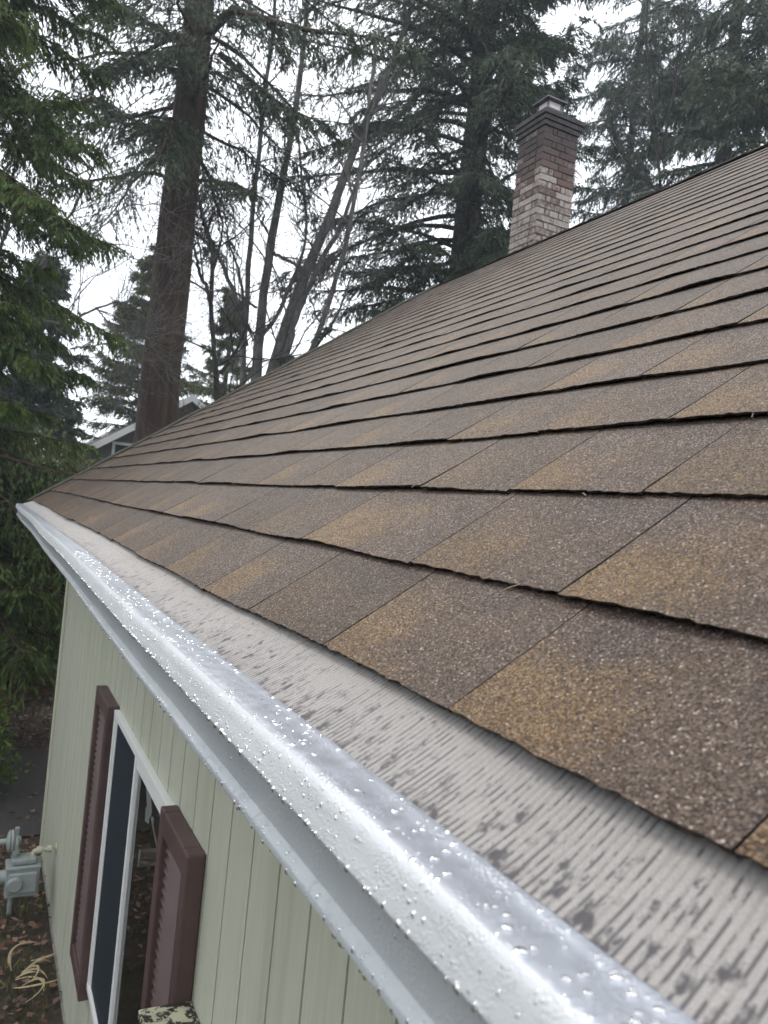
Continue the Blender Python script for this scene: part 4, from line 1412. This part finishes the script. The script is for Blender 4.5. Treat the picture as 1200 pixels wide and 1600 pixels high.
# shrubs --------------------------------------------------------------
def shrub(name, label, x, y, z0, h, rx, n, mat, seed, sl=0.09, sw=0.05, group='shrubs at the back of the yard', cat='shrub', hang=0.0, nb=60):
    rng = np.random.default_rng(seed)
    root = empty(name, (x, y, 0), label, cat, group)
    wood, crown = MB(), MB()
    for i in range(nb):
        a = rng.uniform(0, 6.28); e = rng.uniform(0.15, 1.4)
        tip = vec(x, y, z0) + vec(math.sin(a) * math.cos(e) * rx, math.cos(a) * math.cos(e) * rx, math.sin(e) * h) * rng.uniform(0.7, 1.05)
        b0 = vec(x + rng.uniform(-.1, .1), y + rng.uniform(-.1, .1), 0.0)
        mid = (b0 + tip) / 2 + rng.normal(size=3) * 0.08
        P = smooth_path([b0, mid, tip], 8)
        wood.tube(P, np.linspace(0.014, 0.004, 8), 4, cap=False)
        k = n // nb
        t = rng.uniform(0.35, 1.05, k)
        pos = np.stack([np.interp(t, np.linspace(0, 1, 8), P[:, j]) for j in range(3)], -1) + rng.normal(size=(k, 3)) * rx * 0.10
        d = unit(tip - b0)[None] * 0.6 + rng.normal(size=(k, 3)) * 0.7 + vec(0, 0, -hang)
        tb = rng.uniform()
        sprays(crown, pos, d, sl * rng.uniform(0.6, 1.3, k), sw * rng.uniform(0.6, 1.3, k), rng, 0.55 * tb + 0.45 * rng.uniform(size=k), rng.uniform(0, 0.96, k))
    wood.build('stems', bark_dark, root)
    crown.build('leaves', mat, root, attr='tint')
    return root
shrub('shrub', 'yellow green leafy shrub in front of the grey neighbour house', *polar(5.2, 15.8), 0.3, 3.75, 1.2, 9000, fol_olive, 70, 0.11, 0.06)
shrub('shrub', 'taller olive shrub behind the gutter end', *polar(3.0, 17.5), 0.3, 4.3, 1.3, 9000, fol_olive, 71, 0.11, 0.06)
shrub('shrub', 'glossy dark laurel beyond the house corner', *polar(2.2, 14.0), 0.2, 2.3, 1.25, 9000, fol_cedar, 72, 0.12, 0.045)
shrub('hedge_shrub', 'bright green clipped conifer shrub beside the path at the left edge', -0.36, 8.9, 0.05, 1.25, 0.55, 14000, fol_bright, 73, 0.06, 0.022, nb=110)

# ------------------------------------------------------------------ litter on the ground
rng = np.random.default_rng(80)
g = MB()
n = 19000
pos = np.stack([rng.uniform(-3.0, 2.6, n), 3.5 + 11.6 * rng.uniform(0, 1, n) ** 0.7, rng.uniform(0.0, 0.03, n)], -1)
keep = ~((pos[:, 0] > WALLX - 0.02) & (pos[:, 1] < WY1 + 0.05))
onpath = (pos[:, 1] > 7.75) & (pos[:, 1] < 10.3)
keep &= ~(onpath & (rng.uniform(size=n) < 0.94))
pos = pos[keep]
n = len(pos)
pos[:, 2] += 0.016
d = rng.normal(size=(n, 3)) * vec(1, 1, 0.25)
sprays(g, pos, d, rng.uniform(0.03, 0.09, n), rng.uniform(0.02, 0.05, n), rng, rng.uniform(0, 1, n), rng.uniform(0, 0.9, n), 2.0)
t = NT('dead_leaves')
r, gg, b, a = t.attr('tint')
t.p(Base_Color=t.ramp(r, [(0, (0.045, 0.022, 0.012)), (0.5, (0.105, 0.050, 0.028)), (1, (0.21, 0.125, 0.075))]), Roughness=0.6)
o = g.build('leaf_litter', t.m, attr='tint')
tag(o, kind='stuff')
# grass by the meter
g = MB()
n = 2600
pos = np.stack([rng.uniform(-1.2, 0.34, n), rng.uniform(4.6, 7.0, n), np.zeros(n)], -1)
pos = pos[np.sin(pos[:, 0] * 7 + 1) + np.sin(pos[:, 1] * 5) + rng.normal(size=n) * 0.5 > 0.5]
n = len(pos)
sprays(g, pos, rng.normal(size=(n, 3)) * 0.5 + vec(0, 0, 0.8), rng.uniform(0.04, 0.11, n), rng.uniform(0.006, 0.012, n), rng, rng.uniform(0, 1, n), rng.uniform(0, 0.97, n), 0.0)
o = g.build('grass', fol_olive, attr='tint')
tag(o, kind='stuff')
# dry straw-coloured stalks by the wall
root = empty('dry_plant', (0.14, 5.55, 0), 'withered plant of straw coloured curling leaves below the gas meter', 'plant')
g = MB()
for i in range(11):
    a = rng.uniform(0, 6.28)
    L = rng.uniform(0.18, 0.42)
    t_ = np.linspace(0, 1, 10)
    curl = rng.uniform(-3.6, 3.6)
    c0 = vec(0.10 + rng.normal() * 0.05, 5.55 + rng.normal() * 0.07, 0.02)
    ang = a + curl * t_
    P = c0 + np.stack([np.cumsum(np.cos(ang)) * L / 10, np.cumsum(np.sin(ang)) * L / 10, 0.06 * np.sin(t_ * 3.0) * rng.uniform(0.3, 1.2) + 0.01], -1)
    P[:, 0] = np.minimum(P[:, 0], WALLX - 0.02)
    w = 0.005 * np.sin(np.pi * np.clip(t_ * 0.9 + 0.1, 0, 1)) + 0.002
    nrm = np.stack([-np.sin(ang), np.cos(ang), 0.3 + 0 * ang], -1)
    V = np.stack([P - nrm * w[:, None], P + vec(0, 0, 0.004), P + nrm * w[:, None]], 1)
    g.grid(V)
g.build('leaves', plain('straw', (0.34, 0.27, 0.15), 0.6, 0.3, 30), root, smooth=True)

# ------------------------------------------------------------------ unseen foliage added on the left to shade wall and gutter
rng = np.random.default_rng(91)
g = MB()
n = 42000
yy = rng.uniform(-14, 24, n)
dep = rng.uniform(0, 3, n)
hh = 4.0 + 1.4 * np.sin(yy * 0.9) + 1.2 * np.sin(yy * 2.3 + 1)
zz = rng.uniform(0, 1, n) ** 0.8 * hh
xx = -8.5 - dep - 0.25 * zz + 0.9 * np.sin(yy * 1.7)
sprays(g, np.stack([xx, yy, zz], -1), rng.normal(size=(n, 3)) + vec(0, 0, -0.3), rng.uniform(0.3, 0.6, n), rng.uniform(0.15, 0.3, n), rng, rng.uniform(0, 1, n), rng.uniform(0, 0.95, n))
o = g.build('shade_woods', fol_cedar, attr='tint')
tag(o, kind='stuff')

# ------------------------------------------------------------------ thin bluish volume added in place of the lens flare veil
g = MB()
g.box((-152, -152, -1.2), (152, 152, 31))
hm = bpy.data.materials.new('flare_veil')
hm.use_nodes = True
hm.node_tree.nodes.clear()
ho = hm.node_tree.nodes.new('ShaderNodeOutputMaterial')
hv = hm.node_tree.nodes.new('ShaderNodeVolumePrincipled')
hv.inputs['Color'].default_value = (0.80, 0.89, 1.0, 1)
hv.inputs['Density'].default_value = 0.0018
hm.node_tree.links.new(hv.outputs[0], ho.inputs['Volume'])
tag(g.build('flare_haze', hm), kind='stuff')
